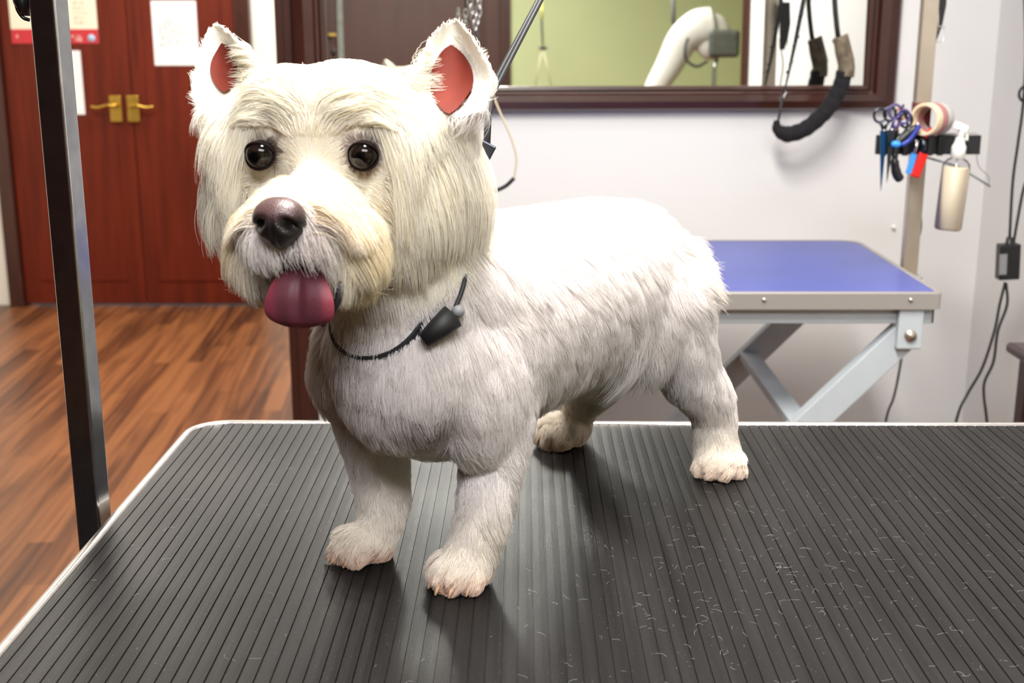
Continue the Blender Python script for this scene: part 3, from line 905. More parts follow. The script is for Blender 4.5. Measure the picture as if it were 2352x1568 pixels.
# strap with slide buckles behind the upright
def buckle_strap():
    Y = PY + 0.034
    root = empty('buckle_strap', at(2155, 95, Y), 'black webbing strap with wire slide buckles hanging behind the right upright', 'strap')
    MB().add([at(2140, -60, Y), at(2175, -60, Y), at(2174, 10, Y), at(2164, 60, Y), at(2150, 96, Y), at(2136, 96, Y)] + [p + Vector((0, .004, 0)) for p in [at(2140, -60, Y), at(2175, -60, Y), at(2174, 10, Y), at(2164, 60, Y), at(2150, 96, Y), at(2136, 96, Y)]],
             [(0, 1, 2, 3, 4, 5), (11, 10, 9, 8, 7, 6)] + [(i, (i + 1) % 6, (i + 1) % 6 + 6, i + 6) for i in range(6)]).build('webbing', M['black_cord'], root)
    for (x0, y0, x1, y1) in ((2143, 15, 2155, 72), (2140, 60, 2168, 96)):
        pts = [at(x0, y0, Y - .006), at(x1, y0, Y - .006), at(x1, y1, Y - .006), at(x0, y1, Y - .006)]
        MB().tube(pts, 0.0016, 7, closed=True).build('wire_buckle', M['steel'], root)
    MB().tube(spline([at(2140, 96, Y), at(2136, 150, Y + .01), at(2122, 230, Y + .01), at(2116, 300, Y + .02)], 5), 0.002, 7).build('cord', M['black_cord'], root)
buckle_strap()

# cable behind the upright that runs down to the floor
def cable(pts, r, name, m, label, cat='cable', n=6):
    return MB().tube(spline(pts, n), r, 8).build(name, m, label=label, cat=cat)
cable([at(2120, 380, PY + .07), at(2112, 455, PY + .07), at(2115, 520, PY + .08), at(2104, 570, PY + .1), at(2095, 640, PY + .25), at(2080, 760, PY + .3), at(2064, 860, PY + .3), at(2052, 915, PY + .3), at(2036, 960, PY + .3), at(2010, 1100, PY + .3), Vector((at(2010, 1100, PY + .3).x - .02, PY + .3, .2)), Vector((at(2010, 1100, PY + .3).x - .1, PY + .26, .004))], 0.0028, 'cable', M['black_rubber'], 'thin black cable trailing from the right upright down behind the blue table')
YP = 2.62
def adapter():
    root = empty('power_adapter', at(2314, 650, YP), 'black power brick hanging on its cables by the right wall', 'power adapter')
    c = at(2315, 600, YP)
    MB().box(c, (0.045, 0.028, 0.078), Matrix.Rotation(math.radians(-3), 3, 'Y')).build('brick', M['black_plastic'], root, bevel=0.003)
    l = at(2304, 607, YP - .0145)
    MB().box((l.x, YP - 0.0145, l.z), (0.016, 0.001, 0.045), Matrix.Rotation(math.radians(-3), 3, 'Y')).build('label_sticker', M['label_grey'], root)
    MB().tube([at(2318, 580, YP), at(2319, 545, YP)], [0.012, 0.007], 12).build('plug', M['black_plastic'], root)
    MB().tube(spline([at(2319, 545, YP), at(2326, 420, YP), at(2338, 330, YP), at(2350, 240, YP), at(2356, 120, YP), at(2352, -60, YP)], 6), 0.0032, 8).build('cable', M['black_rubber'], root)
    MB().tube(spline([at(2326, 570, YP), at(2338, 500, YP), at(2352, 430, YP), at(2375, 360, YP), at(2380, 200, YP), at(2375, -60, YP)], 6), 0.0032, 8).build('cable', M['black_rubber'], root)
    MB().tube(spline([at(2309, 648, YP), at(2296, 700, YP), at(2284, 760, YP), at(2256, 845, YP), at(2222, 905, YP), at(2198, 960, YP), at(2170, 1100, YP + .1)], 6), 0.0032, 8).build('cable', M['black_rubber'], root)
    MB().tube(spline([at(2311, 650, YP), at(2313, 700, YP), at(2292, 760, YP), at(2282, 830, YP), at(2262, 875, YP), at(2260, 910, YP), at(2266, 960, YP), at(2280, 1100, YP + .1)], 6), 0.0032, 8).build('cable', M['black_rubber'], root)
    rg = MB(); ring(rg, at(2356, 215, YP), 0.014, 0.003); rg.build('cable_loop', M['black_rubber'], root)
adapter()

# dark wooden desk corner at the right edge
def desk():
    Y = 2.40
    a_ = at(2309, 786, Y)
    zt = a_.z
    root = empty('side_table', (a_.x + 0.2, Y, 0), 'dark brown wooden side table at the right edge of the picture', 'side table')
    xw = XR - 0.005
    MB().box(((a_.x + xw) / 2, Y - 0.21, zt - 0.009), (xw - a_.x, 0.42, 0.022)).build('table_top', M['dark_wood'], root, bevel=0.008, seg=4)
    lx = at(2341, 850, Y - .03).x
    for yy in (Y - 0.045, Y - 0.38):
        MB().box((lx + 0.022, yy, zt / 2 - 0.01), (0.044, 0.044, zt - 0.02)).build('leg', M['dark_wood'], root, bevel=0.004)
        if xw - 0.03 > lx + .05: MB().box((xw - 0.03, yy, zt / 2 - 0.01), (0.044, 0.044, zt - 0.02)).build('leg', M['dark_wood'], root, bevel=0.004)
    MB().box(((lx + xw) / 2, Y - 0.38, zt - 0.05), (xw - lx - .06, 0.02, 0.06)).build('apron', M['dark_wood'], root)
desk()

# wall knob / small screw mark on the wall
q = onwall(2053, 522, 0.004)
MB().ell(q, (0.006, 0.005, 0.006)).build('wall_hook', M['white_plastic'], label='tiny white peg on the wall left of the steel upright', cat='peg')

# ------------------------------------------------------------------ belly sling hanging over the blue table
def sling():
    Y = 2.93
    zt = RPH
    root = empty('belly_sling', at(1850, 300, Y), 'black padded belly sling with worn grey tape hanging in front of the mirror', 'sling')
    tl = at(1846, 0, Y); tr = at(1917, 0, Y)
    def up(p, px_slope): return Vector((p.x + px_slope, Y, zt - 0.015))
    p1 = [at(1846, 0, Y), at(1838, 40, Y), at(1826, 100, Y), at(1812, 165, Y), at(1804, 200, Y), at(1797, 225, Y), at(1789, 270, Y), at(1785, 286, Y)]
    MB().tube([up(p1[0], 0.01)] + p1[:6], [0.005, 0.0055, 0.0055, 0.0048, 0.0032, 0.0022, 0.0022], 8).build('strap', M['black_cord'], root)
    MB().tube(p1[5:], 0.0032, 8).build('strap', M['black_cord'], root)
    p2 = [at(1917, 0, Y), at(1919, 30, Y), at(1922, 60, Y), at(1926, 92, Y)]
    MB().tube([up(p2[0], -0.01)] + p2, 0.0062, 8).build('strap', M['black_cord'], root)
    rr_ = random.Random(4)
    for (x, y) in ((1840, 36), (1834, 60), (1831, 88), (1824, 104), (1816, 146), (1809, 165)):
        q = at(x, y, Y - 0.004)
        MB().tube([q + Vector((-.004, 0, -.002)), q + Vector((.005, -.002, .005))], 0.0026, 7).build('keeper', M['steel_dark'], root)
    MB().tube([at(1792, 228, Y), at(1803, 208, Y), at(1806, 212, Y), at(1796, 232, Y)], 0.0016, 7, closed=True).build('buckle', M['steel'], root)
    # taped sleeve
    s1 = spline([at(1930, 84, Y), at(1936, 120, Y), at(1944, 150, Y), at(1941, 176, Y)], 6)
    MB().tube(s1, [0.016 + 0.005 * i / len(s1) for i in range(len(s1))], 12).build('tape_sleeve', M['grey_tape'], root)
    s1b = [at(1930, 84, Y), at(1945, 76, Y)]
    MB().add([at(1911, 92, Y), at(1948, 76, Y), at(1964, 140, Y), at(1948, 168, Y)] + [p + Vector((0, .006, 0)) for p in (at(1911, 92, Y), at(1948, 76, Y), at(1964, 140, Y), at(1948, 168, Y))],
             [(0, 1, 2, 3), (7, 6, 5, 4), (0, 4, 5, 1), (1, 5, 6, 2), (2, 6, 7, 3), (3, 7, 4, 0)]).build('tape_flap', M['grey_tape'], root, bevel=0.002)
    path = spline([at(1940, 165, Y), at(1930, 200, Y), at(1908, 240, Y), at(1880, 272, Y), at(1845, 298, Y), at(1808, 308, Y), at(1786, 296, Y), at(1784, 276, Y)], 8)
    n = len(path)
    rs = [0.0190 + 0.0008 * math.sin(i * 1.3) for i in range(n)]
    for i in range(n):
        t = i / n
        if t > 0.72: rs[i] *= 1 - (t - .72) / .28 * .72
    m = MB().tube(path, rs, 14)
    o = m.build('padded_sleeve', M['black_fleece'], root)
    # fleece fuzz
    fz = MB()
    for k in range(380):
        i = rr_.randrange(1, n - 6); p = path[i]; a_ = rr_.uniform(0, 2 * PI)
        d = Vector((math.cos(a_), rr_.uniform(-.4, .4), math.sin(a_))).normalized()
        s_ = p + d * rs[i] * .9; e_ = s_ + d * 0.003 + Vector((rr_.uniform(-.004, .004), 0, rr_.uniform(-.004, .003)))
        fz.tube([s_, e_], [0.0006, 0.0002], 3, cap=False)
    fz.build('fuzz', M['black_fleece'], o)
sling()

# ------------------------------------------------------------------ hanging chain noose in front of the mirror
def chain_noose():
    Y = 2.55
    root = empty('chain_noose', at(1096, 60, Y), 'steel chain with a black strap and cream cord noose hanging left of the slanting lead', 'noose')
    ch = [(1084, -20), (1080, 0), (1084, 14), (1094, 20), (1087, 32), (1098, 36), (1090, 47), (1100, 50), (1093, 60)]
    for i, (x, y) in enumerate([(1078, -14), (1079, 4), (1083, 22), (1087, 40), (1091, 58), (1101, -10), (1100, 8), (1099, 26), (1096, 44)]):
        c = at(x, y, Y + (0.004 if i % 2 else -0.002))
        m = MB(); pts = []
        for k in range(14):
            a_ = 2 * PI * k / 14
            v = Vector((0.0052 * math.cos(a_) * (1 if i % 2 else .55), 0.004 * math.cos(a_) * (.3 if i % 2 else 1), 0.0115 * math.sin(a_)))
            pts.append(c + v)
        m.tube(pts, 0.0019, 6, closed=True).build('chain_link', M['steel'], root)
    MB().tube([at(1097, 66, Y), at(1098, 100, Y), at(1101, 128, Y)], 0.0026, 8).build('strap', M['black_cord'], root)
    MB().tube([at(1101, 122, Y), at(1106, 142, Y)], [0.008, 0.006], 10).build('toggle', M['black_plastic'], root)
    MB().tube(spline([at(1106, 142, Y), at(1125, 200, Y), at(1150, 262, Y), at(1172, 310, Y), at(1186, 360, Y), at(1183, 395, Y), at(1180, 410, Y)], 6), 0.0023, 8).build('cord', M['cream_cord'], root)
    MB().tube(spline([at(1181, 409, Y), at(1160, 428, Y), at(1130, 440, Y), at(1096, 440, Y), at(1075, 420, Y)], 6), 0.0042, 10).build('rubber_tube', M['black_rubber'], root, label='black rubber tube over the noose')
    MB().tube([at(1101, -10, Y), Vector((at(1101, -10, Y).x, Y, 2.0)), Vector((at(1101, -10, Y).x, Y, 2.6))], 0.0022, 8).build('hanging_cord', M['black_cord'], root)
chain_noose()

# ------------------------------------------------------------------ things behind the camera that show in the mirror
def reflected():
    # dryer stand
    D = 6.3
    P = lambda x, y, d=0.0: vx(x, y, D + d)
    root = empty('stand_dryer', Vector((P(1500, 195).x, P(1500, 195).y, 0)), 'white curved dryer arm with a dark motor box reflected in the mirror', 'dryer')
    pth = spline([P(1478, 260), P(1508, 200), P(1538, 150), P(1568, 95), P(1602, 68), P(1635, 62)], 8)
    n = len(pth)
    rs = [0.045 + 0.05 * min(1, i / (n * .8)) for i in range(n)]
    m = MB().tube(pth, rs, 22)
    m.ell(P(1636, 86), (0.10, 0.07, 0.115))
    m.build('dryer_arm', M['white_plastic'], root)
    MB().box(P(1663, 102, -0.15), (0.15, 0.09, 0.13), Matrix.Rotation(0.3, 3, 'Z')).build('motor_box', M['machine_grey'], root, bevel=0.02, seg=4)
    MB().tube(spline([P(1580, 90, -.12), P(1574, 110, -.16), P(1576, 138, -.18), P(1600, 154, -.2), P(1625, 142, -.2)], 6), 0.007, 8).build('hose', M['black_rubber'], root)
    MB().tube([P(1646, 135, -.1), P(1641, 160, -.1), P(1640, 200, -.1), P(1640, 260, -.1)], 0.011, 10).build('lower_tube', M['steel'], root)
    b0 = P(1478, 260); 
    MB().tube([(b0.x, b0.y, b0.z), (b0.x, b0.y, 0.08)], 0.025, 14).build('stand_pole', M['white_plastic'], root)
    MB().lathe([(0, .08), (.05, .08), (.16, .05), (.24, .02), (.25, 0), (0, 0)], (b0.x, b0.y, 0), 32).build('stand_base', M['white_plastic'], root)
    # yellow noose
    D2 = 7.0
    Q = lambda x, y: vx(x, y, D2)
    r2 = empty('yellow_noose', Q(1245, 60), 'yellow and black grooming noose reflected in the mirror against the green wall', 'noose')
    MB().tube([Vector((Q(1243, 0).x, Q(1243, 0).y, 2.6)), Q(1243, -10), Q(1245, 22), Q(1245, 46)], 0.007, 8).build('lead', M['yellow_cord'], r2)
    MB().tube([Q(1244, 46), Q(1247, 108)], [0.007, 0.004], 8).build('stem', M['black_rubber'], r2)
    MB().ell(Q(1247, 112), (0.026, 0.01, 0.009)).build('toggle', M['black_plastic'], r2)
    MB().tube([Q(1246, 114), Q(1236, 160), Q(1228, 215)], 0.0035, 7).tube([Q(1248, 114), Q(1258, 160), Q(1270, 215)], 0.0035, 7).build('cord', M['cream_cord'], r2)
    # tall dark rod against the green wall
    r3 = empty('hanging_rod', Q(1550, 60), 'thin grey hanging rod reflected in the mirror left of the dryer arm', 'rod')
    MB().tube([Vector((Q(1546, 0).x, Q(1546, 0).y, 2.6)), Q(1546, 0), Q(1547, 58)], 0.012, 10).build('rod', M['label_grey'], r3)
    # unseen black sheet on the floor, added to darken the chrome post's reflection
    MB().box((-0.9, -0.5, 0.006), (3.2, 2.0, 0.012)).build('floor_mat', M['black_rubber'], bevel=0.004, label='black rubber floor mat in front of the black table, mirrored in the chrome upright', cat='mat')
reflected()

# ================================================================== THE DOG
FN = G(1062, 1345, TZ); FF = G(838, 1285, TZ); RN = G(1650, 1090, TZ); RF = G(1292, 1022, TZ)
mF = (FN + FF) / 2; mR = (RN + RF) / 2
HD = (mF - mR); HD.z = 0; HD.normalize()                 # the way the body points
LT = Vector((-HD.y, HD.x, 0))                            # the dog's left
DO = (mF + mR) / 2
def D(u, v, w):
    return Vector((DO.x, DO.y, TZ)) + HD * u + LT * v + Vector((0, 0, w))
RB = Matrix((HD, LT, Vector((0, 0, 1)))).transposed()
UF = (mF - DO).dot(HD)                                   # half distance between fore and hind paws

body = MB()
def ball(c, r, R=None):
    body.ell(c, r, R, 22, 14)
def chain(pts, n=10):
    """pts: (point, radius)"""
    for (a_, ra), (b_, rb) in zip(pts[:-1], pts[1:]):
        for k in range(n + 1):
            t = k / n
            ball(a_.lerp(b_, t), ra + (rb - ra) * t)
def stations(st, n=8):
    for a_, b_ in zip(st[:-1], st[1:]):
        for k in range(n + 1):
            t = k / n
            q = [x + (y - x) * t for x, y in zip(a_, b_)]
            u, v, w_, hw, hh, hl = q
            ball(D(u, v, w_), (hl, hw, hh), RB)
# torso: u, v, w, half width, half height, half length
stations([
    (-UF + 0.008, 0, .202, .050, .058, .035),
    (-UF + 0.030, 0, .202, .068, .074, .045),
    (-UF + 0.085, 0, .200, .074, .083, .05),
    (-0.03, 0, .198, .077, .086, .05),
    (0.04, 0, .196, .078, .090, .05),
    (UF - 0.06, 0, .193, .080, .096, .05),
    (UF - 0.015, 0, .186, .076, .086, .045),
    (UF + 0.018, 0, .184, .062, .068, .035)])
# thighs and shoulders
ball(D(-UF + .050, .050, .175), (.050, .031, .060), RB)
ball(D(-UF + .050, -.050, .175), (.050, .031, .060), RB)
ball(D(-UF - .002, .0, .218), (.040, .042, .036), RB)
for s in (-1, 1): ball(D(-UF + .006, .030 * s, .200), (.044, .038, .046), RB)
ball(D(UF - .035, .050, .165), (.050, .032, .072), RB)
ball(D(UF - .035, -.050, .165), (.050, .032, .072), RB)
ball(at(800, 850, FF.y + .02), (.030, .034, .042))
ball(at(812, 800, FF.y + .02), (.030, .034, .042))
ball(at(850, 840, FF.y + .0), (.045, .036, .045))
# near fore leg
y0 = FN.y
chain([(at(1120, 860, y0 + .055), .044), (at(1128, 930, y0 + .045), .037), (at(1132, 1010, y0 + .036), .0285), (at(1128, 1085, y0 + .030), .0242),
       (at(1117, 1150, y0 + .022), .0218), (at(1106, 1200, y0 + .016), .0195), (at(1090, 1250, y0 + .012), .0185), (at(1072, 1298, y0 + .006), .0205)])
y0 = FF.y
chain([(at(850, 860, y0 + .045), .042), (at(856, 930, y0 + .038), .036), (at(862, 1000, y0 + .031), .0285), (at(872, 1080, y0 + .028), .0235),
       (at(880, 1140, y0 + .020), .020), (at(880, 1180, y0 + .014), .0172), (at(866, 1218, y0 + .010), .0170), (at(850, 1250, y0 + .006), .0185)])
# hind legs: thigh, knee, hock, pastern
y0 = RN.y
chain([(at(1535, 690, y0 + .00), .046), (at(1556, 780, y0 - .002), .037), (at(1582, 850, y0 + .004), .031), (at(1622, 905, y0 + .012), .0245), (at(1638, 950, y0 + .018), .0205),
       (at(1642, 1000, y0 + .015), .0195), (at(1648, 1050, y0 + .008), .0215)])
y0 = RF.y
chain([(at(1420, 800, y0 + .00), .040), (at(1370, 860, y0 - .005), .031), (at(1345, 905, y0 + .008), .022), (at(1332, 945, y0 + .014), .0150),
       (at(1325, 975, y0 + .012), .0145), (at(1310, 1000, y0 + .006), .0155)])
# paws with toes
def paw(g, yaw, s, shift=0.0):
    d = Matrix.Rotation(math.radians(yaw), 3, 'Z') @ HD
    l = Vector((-d.y, d.x, 0)); R = Matrix((d, l, Vector((0, 0, 1)))).transposed()
    c = Vector((g.x, g.y, TZ)) + d * shift
    ball(c + Vector((0, 0, .0165 * s)), (.024 * s, .0225 * s, .0150 * s), R)
    nails = []
    for k, (lat, fw) in enumerate([(-.0175, .010), (-.0062, .0185), (.0062, .0185), (.0175, .010)]):
        q = c + l * lat * s + d * fw * s
        ball(q + Vector((0, 0, .0105 * s)), (.0105 * s, .0068 * s, .0095 * s), R)
        nails.append((q + d * .009 * s + Vector((0, 0, .0085 * s)), q + d * .017 * s + Vector((0, 0, .0022 * s)), d))
    return nails
NAILS = []
NAILS += paw(G(1062, 1337, TZ), 12, 0.98)
NAILS += paw(G(838, 1280, TZ), -26, 0.94)
NAILS += paw(G(1650, 1086, TZ), 30, 1.02)
NAILS += paw(G(1292, 1020, TZ), -22, 1.04)

# ---- head frame
EY = 0.862
EM = at(716, 357, EY)                                    # midpoint between the eyes
HYAW = math.radians(11)
HP = math.radians(7)
HF = Vector((-math.sin(HYAW) * math.cos(HP), -math.cos(HYAW) * math.cos(HP), -math.sin(HP)))
HL = Vector((math.cos(HYAW), -math.sin(HYAW), 0))
HU = HL.cross(HF) * 1.0
if HU.z < 0: HU = -HU
RH = Matrix((HL, HF, HU)).transposed()
def H(x, y, z):
    """head frame: x to the dog's left, y forward, z up, from between the eyes"""
    return EM + HL * x + HF * y + HU * z
RHI = RH.transposed()
def toH(p):
    return RHI @ (Vector(p) - EM)
EYE = (at(835, 357, EY - .006), at(598, 356, EY + .006))
ey = [toH(e) for e in EYE]
# neck
nk = [(H(0.005, -.060, -.010), .064), (H(0.012, -.085, -.050), .068), (D(UF - .018, 0, .240), .068), (D(UF - .070, 0, .212), .078)]
chain(nk, 9)
# skull, cheeks, brows
ball(H(0, -.054, .006), (.062, .056, .046), RH)
for s in (-1, 1):
    ball(H(.058 * s, -.056, -.020), (.036, .048, .054), RH)
    ball(H(.048 * s, -.048, -.064), (.036, .042, .036), RH)
    ball(H(.030 * s, -.040, .031), (.030, .032, .0225), RH)
    ball(H(.016 * s, -.034, .026), (.026, .031, .0265), RH)
    ball(H(.036 * s, -.0345, .008), (.026, .0265, .026), RH)
    ball(H(.040 * s, -.037, .019), (.028, .0305, .024), RH)      # brow
    ball(H(.066 * s, -.042, -.008), (.022, .028, .040), RH)
ball(H(0, -.028, -.012), (.026, .030, .040), RH)                # between the eyes
ball(H(0, -.030, .022), (.030, .027, .026), RH)
ball(H(0, -.030, -.054), (.056, .036, .036), RH)
for s in (-1, 1):
    for k in range(7):
        t = k / 6
        ball(H((.062 - .015 * t) * s, -.054, .002 - .074 * t), (.034 - .002 * t, .044 - .004 * t, .034), RH)
        ball(H((.046 - .008 * t) * s, -.036 + .004 * t, -.018 - .046 * t), (.026, .030, .030), RH)
# muzzle
NC = toH(at(640, 506, .793))                                    # nose centre
NB = H(*NC)
for k in range(9):
    t = k / 8
    q = Vector((0, -.012, -.026)).lerp(Vector((NC.x, NC.y - .020, NC.z - .004)), t)
    ball(H(*q), (.024 - .003 * t, .018, .020 - .002 * t), RH)
for s in (-1, 1):
    for k in range(6):
        t = k / 5
        q = Vector((.022 * s, -.004, -.055)).lerp(Vector((NC.x + .015 * s, NC.y - .020, NC.z - .016)), t)
        ball(H(*q), (.022 - .008 * t, .020, .026 - .009 * t), RH)
for s in (-1, 1):
    ball(H(.026 * s, .022, -.058), (.023, .034, .028), RH)
# lower jaw
for k in range(6):
    t = k / 5
    q = Vector((0, -.01, -.082)).lerp(Vector((NC.x, NC.y - .030, NC.z - .052)), t)
    ball(H(*q), (.020 - .004 * t, .016, .011), RH)

# ears: cupped shells
LT0 = (.02, .76); RT0 = (.24, .78)                        # extent of the bare skin along each ear
def lens(s, t):
    a_, b_ = LT0 if s > 0 else RT0
    k = min(1, max(0, (t - a_) / (b_ - a_)))
    w_ = (math.sin(PI * k ** .9) ** .7 if 0 < k < 1 else 0) * (.0150 if s > 0 else .0100)
    return (.000 - .004 * k if s > 0 else -.0055 + .002 * k), max(w_, 1e-5)
def ear(s, base, tip, inner_w, outer_w, fwd, cup, name):
    """s side; base and tip in the head frame; returns ear mesh grid and lining grid"""
    B = Vector(base); Tp = Vector(tip); ax = (Tp - B)
    L_ = ax.length; a_ = ax.normalized()
    side = Vector((s, 0, 0)); side = (side - a_ * side.dot(a_)).normalized()
    fr = Vector(fwd); fr = (fr - a_ * fr.dot(a_)); fr.normalize()
    side = side - fr * side.dot(fr); side.normalize()
    nS, nT = 18, 20
    def surf(q, t, inset=0.0, push=0.0):
        wi = inner_w * (1 - t) ** 0.78; wo = outer_w * (1 - t) ** 0.72
        bf = min(1, t / .38); bf = .60 + .40 * bf * bf * (3 - 2 * bf); wo *= bf; wi *= .5 + .5 * bf
        wi = max(wi - inset, 0.0004); wo = max(wo - inset, 0.0004)
        x = q * (wo if q > 0 else wi)
        dp = -cup * (1 - q * q) * math.sin(PI * min(1, .25 + .75 * (1 - t))) ** .8
        return H(*(B + a_ * (t * L_) + side * x + fr * (dp + push)))
    vs, fs = [], []
    thk = 0.0090
    for layer in (0, 1):
        for j in range(nT + 1):
            for i in range(nS + 1):
                q = -1 + 2 * i / nS; t = j / nT
                vs.append(surf(q, t, 0, -thk * layer))
    n1 = (nS + 1) * (nT + 1); W_ = nS + 1
    for j in range(nT):
        for i in range(nS):
            a0 = j * W_ + i
            fs.append((a0, a0 + 1, a0 + W_ + 1, a0 + W_)); fs.append((n1 + a0, n1 + a0 + W_, n1 + a0 + W_ + 1, n1 + a0 + 1))
    for j in range(nT):
        for i in (0, nS):
            a0 = j * W_ + i; fs.append((a0, a0 + W_, n1 + a0 + W_, n1 + a0))
    for i in range(nS):
        for j in (0, nT):
            a0 = j * W_ + i; fs.append((a0, a0 + 1, n1 + a0 + 1, n1 + a0))
    m = MB().add(vs, fs, True)
    body.add(vs, fs, True)
    lv, lf = [], []
    for j in range(nT + 1):
        for i in range(nS + 1):
            q = -1 + 2 * i / nS; t = (LT0 if s > 0 else RT0)[0] + ((LT0 if s > 0 else RT0)[1] - (LT0 if s > 0 else RT0)[0]) * j / nT
            c_, hw_ = lens(s, t)
            el_ = c_ + q * hw_ * 1.1
            wi = max((inner_w if el_ < 0 else outer_w) * (1 - t) ** .75, 1e-4)
            lv.append(surf(el_ / wi, t, 0, 0.0034))
    for j in range(nT):
        for i in range(nS):
            a0 = j * W_ + i; lf.append((a0, a0 + 1, a0 + W_ + 1, a0 + W_))
    return lv, lf, (B, a_, side, fr, L_)
# ear anchors from where they stand in the photo
tipL = toH(at(1030, 26, .897)); baseL = toH(at(1034, 268, .868))
tipR = toH(at(476, 38, .925)); baseR = toH(at(497, 262, .900))
EARS = []
EARS.append((1,) + ear(1, baseL, tipL, .052, .044, (-.05, 1, .0), .020, 'ear'))
EARS.append((-1,) + ear(-1, baseR, tipR, .056, .028, (.05, 1, .0), .018, 'ear'))
# fleshy ear roots
for s, b_ in ((1, baseL), (-1, baseR)):
    q = Vector(b_)
    chain([(H(q.x * .96, q.y - .032, q.z - .004), .017), (H(q.x * .8, q.y - .026, q.z - .03), .030)], 5)

def union(mb, name, vox, smooth, fac=0.5, cut=None):
    me = bpy.data.meshes.new('tmp'); me.from_pydata(mb.v, [], mb.f)
    bm = bmesh.new(); bm.from_mesh(me); bmesh.ops.recalc_face_normals(bm, faces=bm.faces); bm.to_mesh(me); bm.free()
    o = bpy.data.objects.new('tmp', me); COL.objects.link(o)
    r = o.modifiers.new('r', 'REMESH'); r.mode = 'VOXEL'; r.voxel_size = vox; r.use_smooth_shade = True
    s_ = o.modifiers.new('s', 'SMOOTH'); s_.iterations = smooth; s_.factor = fac
    dg = bpy.context.evaluated_depsgraph_get(); dg.update()
    if cut is not None:
        cm = bpy.data.meshes.new('cut'); cm.from_pydata(cut.v, [], cut.f)
        bm = bmesh.new(); bm.from_mesh(cm); bmesh.ops.recalc_face_normals(bm, faces=bm.faces); bm.to_mesh(cm); bm.free()
        co = bpy.data.objects.new('cut', cm); COL.objects.link(co)
        b_ = o.modifiers.new('b', 'BOOLEAN'); b_.operation = 'DIFFERENCE'; b_.object = co; b_.solver = 'EXACT'
        dg = bpy.context.evaluated_depsgraph_get(); dg.update()
    res = bpy.data.meshes.new_from_object(o.evaluated_get(dg)); res.name = name
    if cut is not None: bpy.data.objects.remove(co)
    bpy.data.objects.remove(o); bpy.data.meshes.remove(me)
    return res
MTC = at(694, 609, .806)
MTR = (.0150, .026, .0160)
dog_me = union(body, 'dog', 0.0022, 18, cut=MB().ell(MTC, MTR, RH, 26, 18))
dog_me.polygons.foreach_set('use_smooth', [True] * len(dog_me.polygons))
dog = bpy.data.objects.new('dog', dog_me); COL.objects.link(dog)
tag(dog, 'white terrier with upright ears and tongue out standing on the black table', 'dog')

# ------------------------------------------------------------------ fur
def fur_mat(name, transl=0.25):
    m = bpy.data.materials.new(name); m.use_nodes = True
    nt = m.node_tree; nt.nodes.clear(); N = nt.nodes.new; L = nt.links.new
    o = N('ShaderNodeOutputMaterial'); at_ = N('ShaderNodeAttribute'); at_.attribute_name = 'tint'
    p = N('ShaderNodeBsdfPrincipled'); p.inputs['Roughness'].default_value = 0.55; p.inputs['Specular IOR Level'].default_value = 0.25
    t = N('ShaderNodeBsdfTranslucent'); mx = N('ShaderNodeMixShader'); mx.inputs[0].default_value = transl
    L(at_.outputs['Color'], p.inputs['Base Color']); L(at_.outputs['Color'], t.inputs[0])
    L(p.outputs[0], mx.inputs[1]); L(t.outputs[0], mx.inputs[2]); L(mx.outputs[0], o.inputs[0])
    return m
M['fur'] = fur_mat('white_fur'); M['skin'] = fur_mat('skin_under_fur', 0.0)

dog_me.calc_loop_triangles()
bvh_pre = BVHTree.FromPolygons([v_.co.copy() for v_ in dog_me.vertices], [tuple(t.vertices) for t in dog_me.loop_triangles])
def sstep(x, a_, b_):
    t = np.clip((x - a_) / (b_ - a_), 0, 1); return t * t * (3 - 2 * t)
def nrm(v):
    return v / np.maximum(np.linalg.norm(v, axis=1, keepdims=True), 1e-9)
RHn = np.array(RH); EMn = np.array(EM); HDn = np.array(HD); LTn = np.array(LT); DOn = np.array((DO.x, DO.y, TZ)); Zn = np.array((0, 0, 1.0))
def headc(P): return (P - EMn) @ RHn
def dogc(P):
    q = P - DOn
    return q @ HDn, q @ LTn, q[:, 2]
def vnoise(P, f, seed=0):
    """smooth pseudo random field, three components"""
    r_ = np.random.default_rng(seed); out = np.zeros_like(P)
    for k in range(5):
        K = r_.normal(size=(3, 3)) * f * (1 + .5 * k); ph = r_.uniform(0, 6.28, 3)
        out += np.sin(P @ K + ph)
    return out / 2.2
EYEn = [np.array(e) for e in EYE]
NOn = np.array(NB)
MTn = np.array(at(693, 612, .796))
def ear_masks(P):
    q = headc(P); out = np.zeros(len(P)); tt = np.zeros(len(P)); lat = np.zeros(len(P)); frt = np.zeros(len(P)); sd = np.zeros(len(P))
    for s, lv, lf, (B, a_, side, fr, L_) in EARS:
        r_ = q - np.array(B); t = r_ @ np.array(a_) / L_; x = r_ @ np.array(side); f = r_ @ np.array(fr)
        m = sstep(t, .02, .26) * (np.abs(x) < .065) * (np.abs(f) < .04)
        k = m > out
        out = np.where(k, m, out); tt = np.where(k, t, tt); lat = np.where(k, x, lat); frt = np.where(k, f, frt); sd = np.where(k, s, sd)
    return out, tt, lat, frt, sd
def headw(P):
    c = np.array(H(0, -.045, -.02)); d = np.linalg.norm(P - c, axis=1)
    return 1 - sstep(d, .098, .120)
_l = bvh_pre.ray_cast(CAMP, ray(978, 972).normalized())[0]
CHN = np.array(_l if _l is not None else at(978, 972, .95))
MOUTH = headc(np.array([at(692, 612, .815)]))[0]
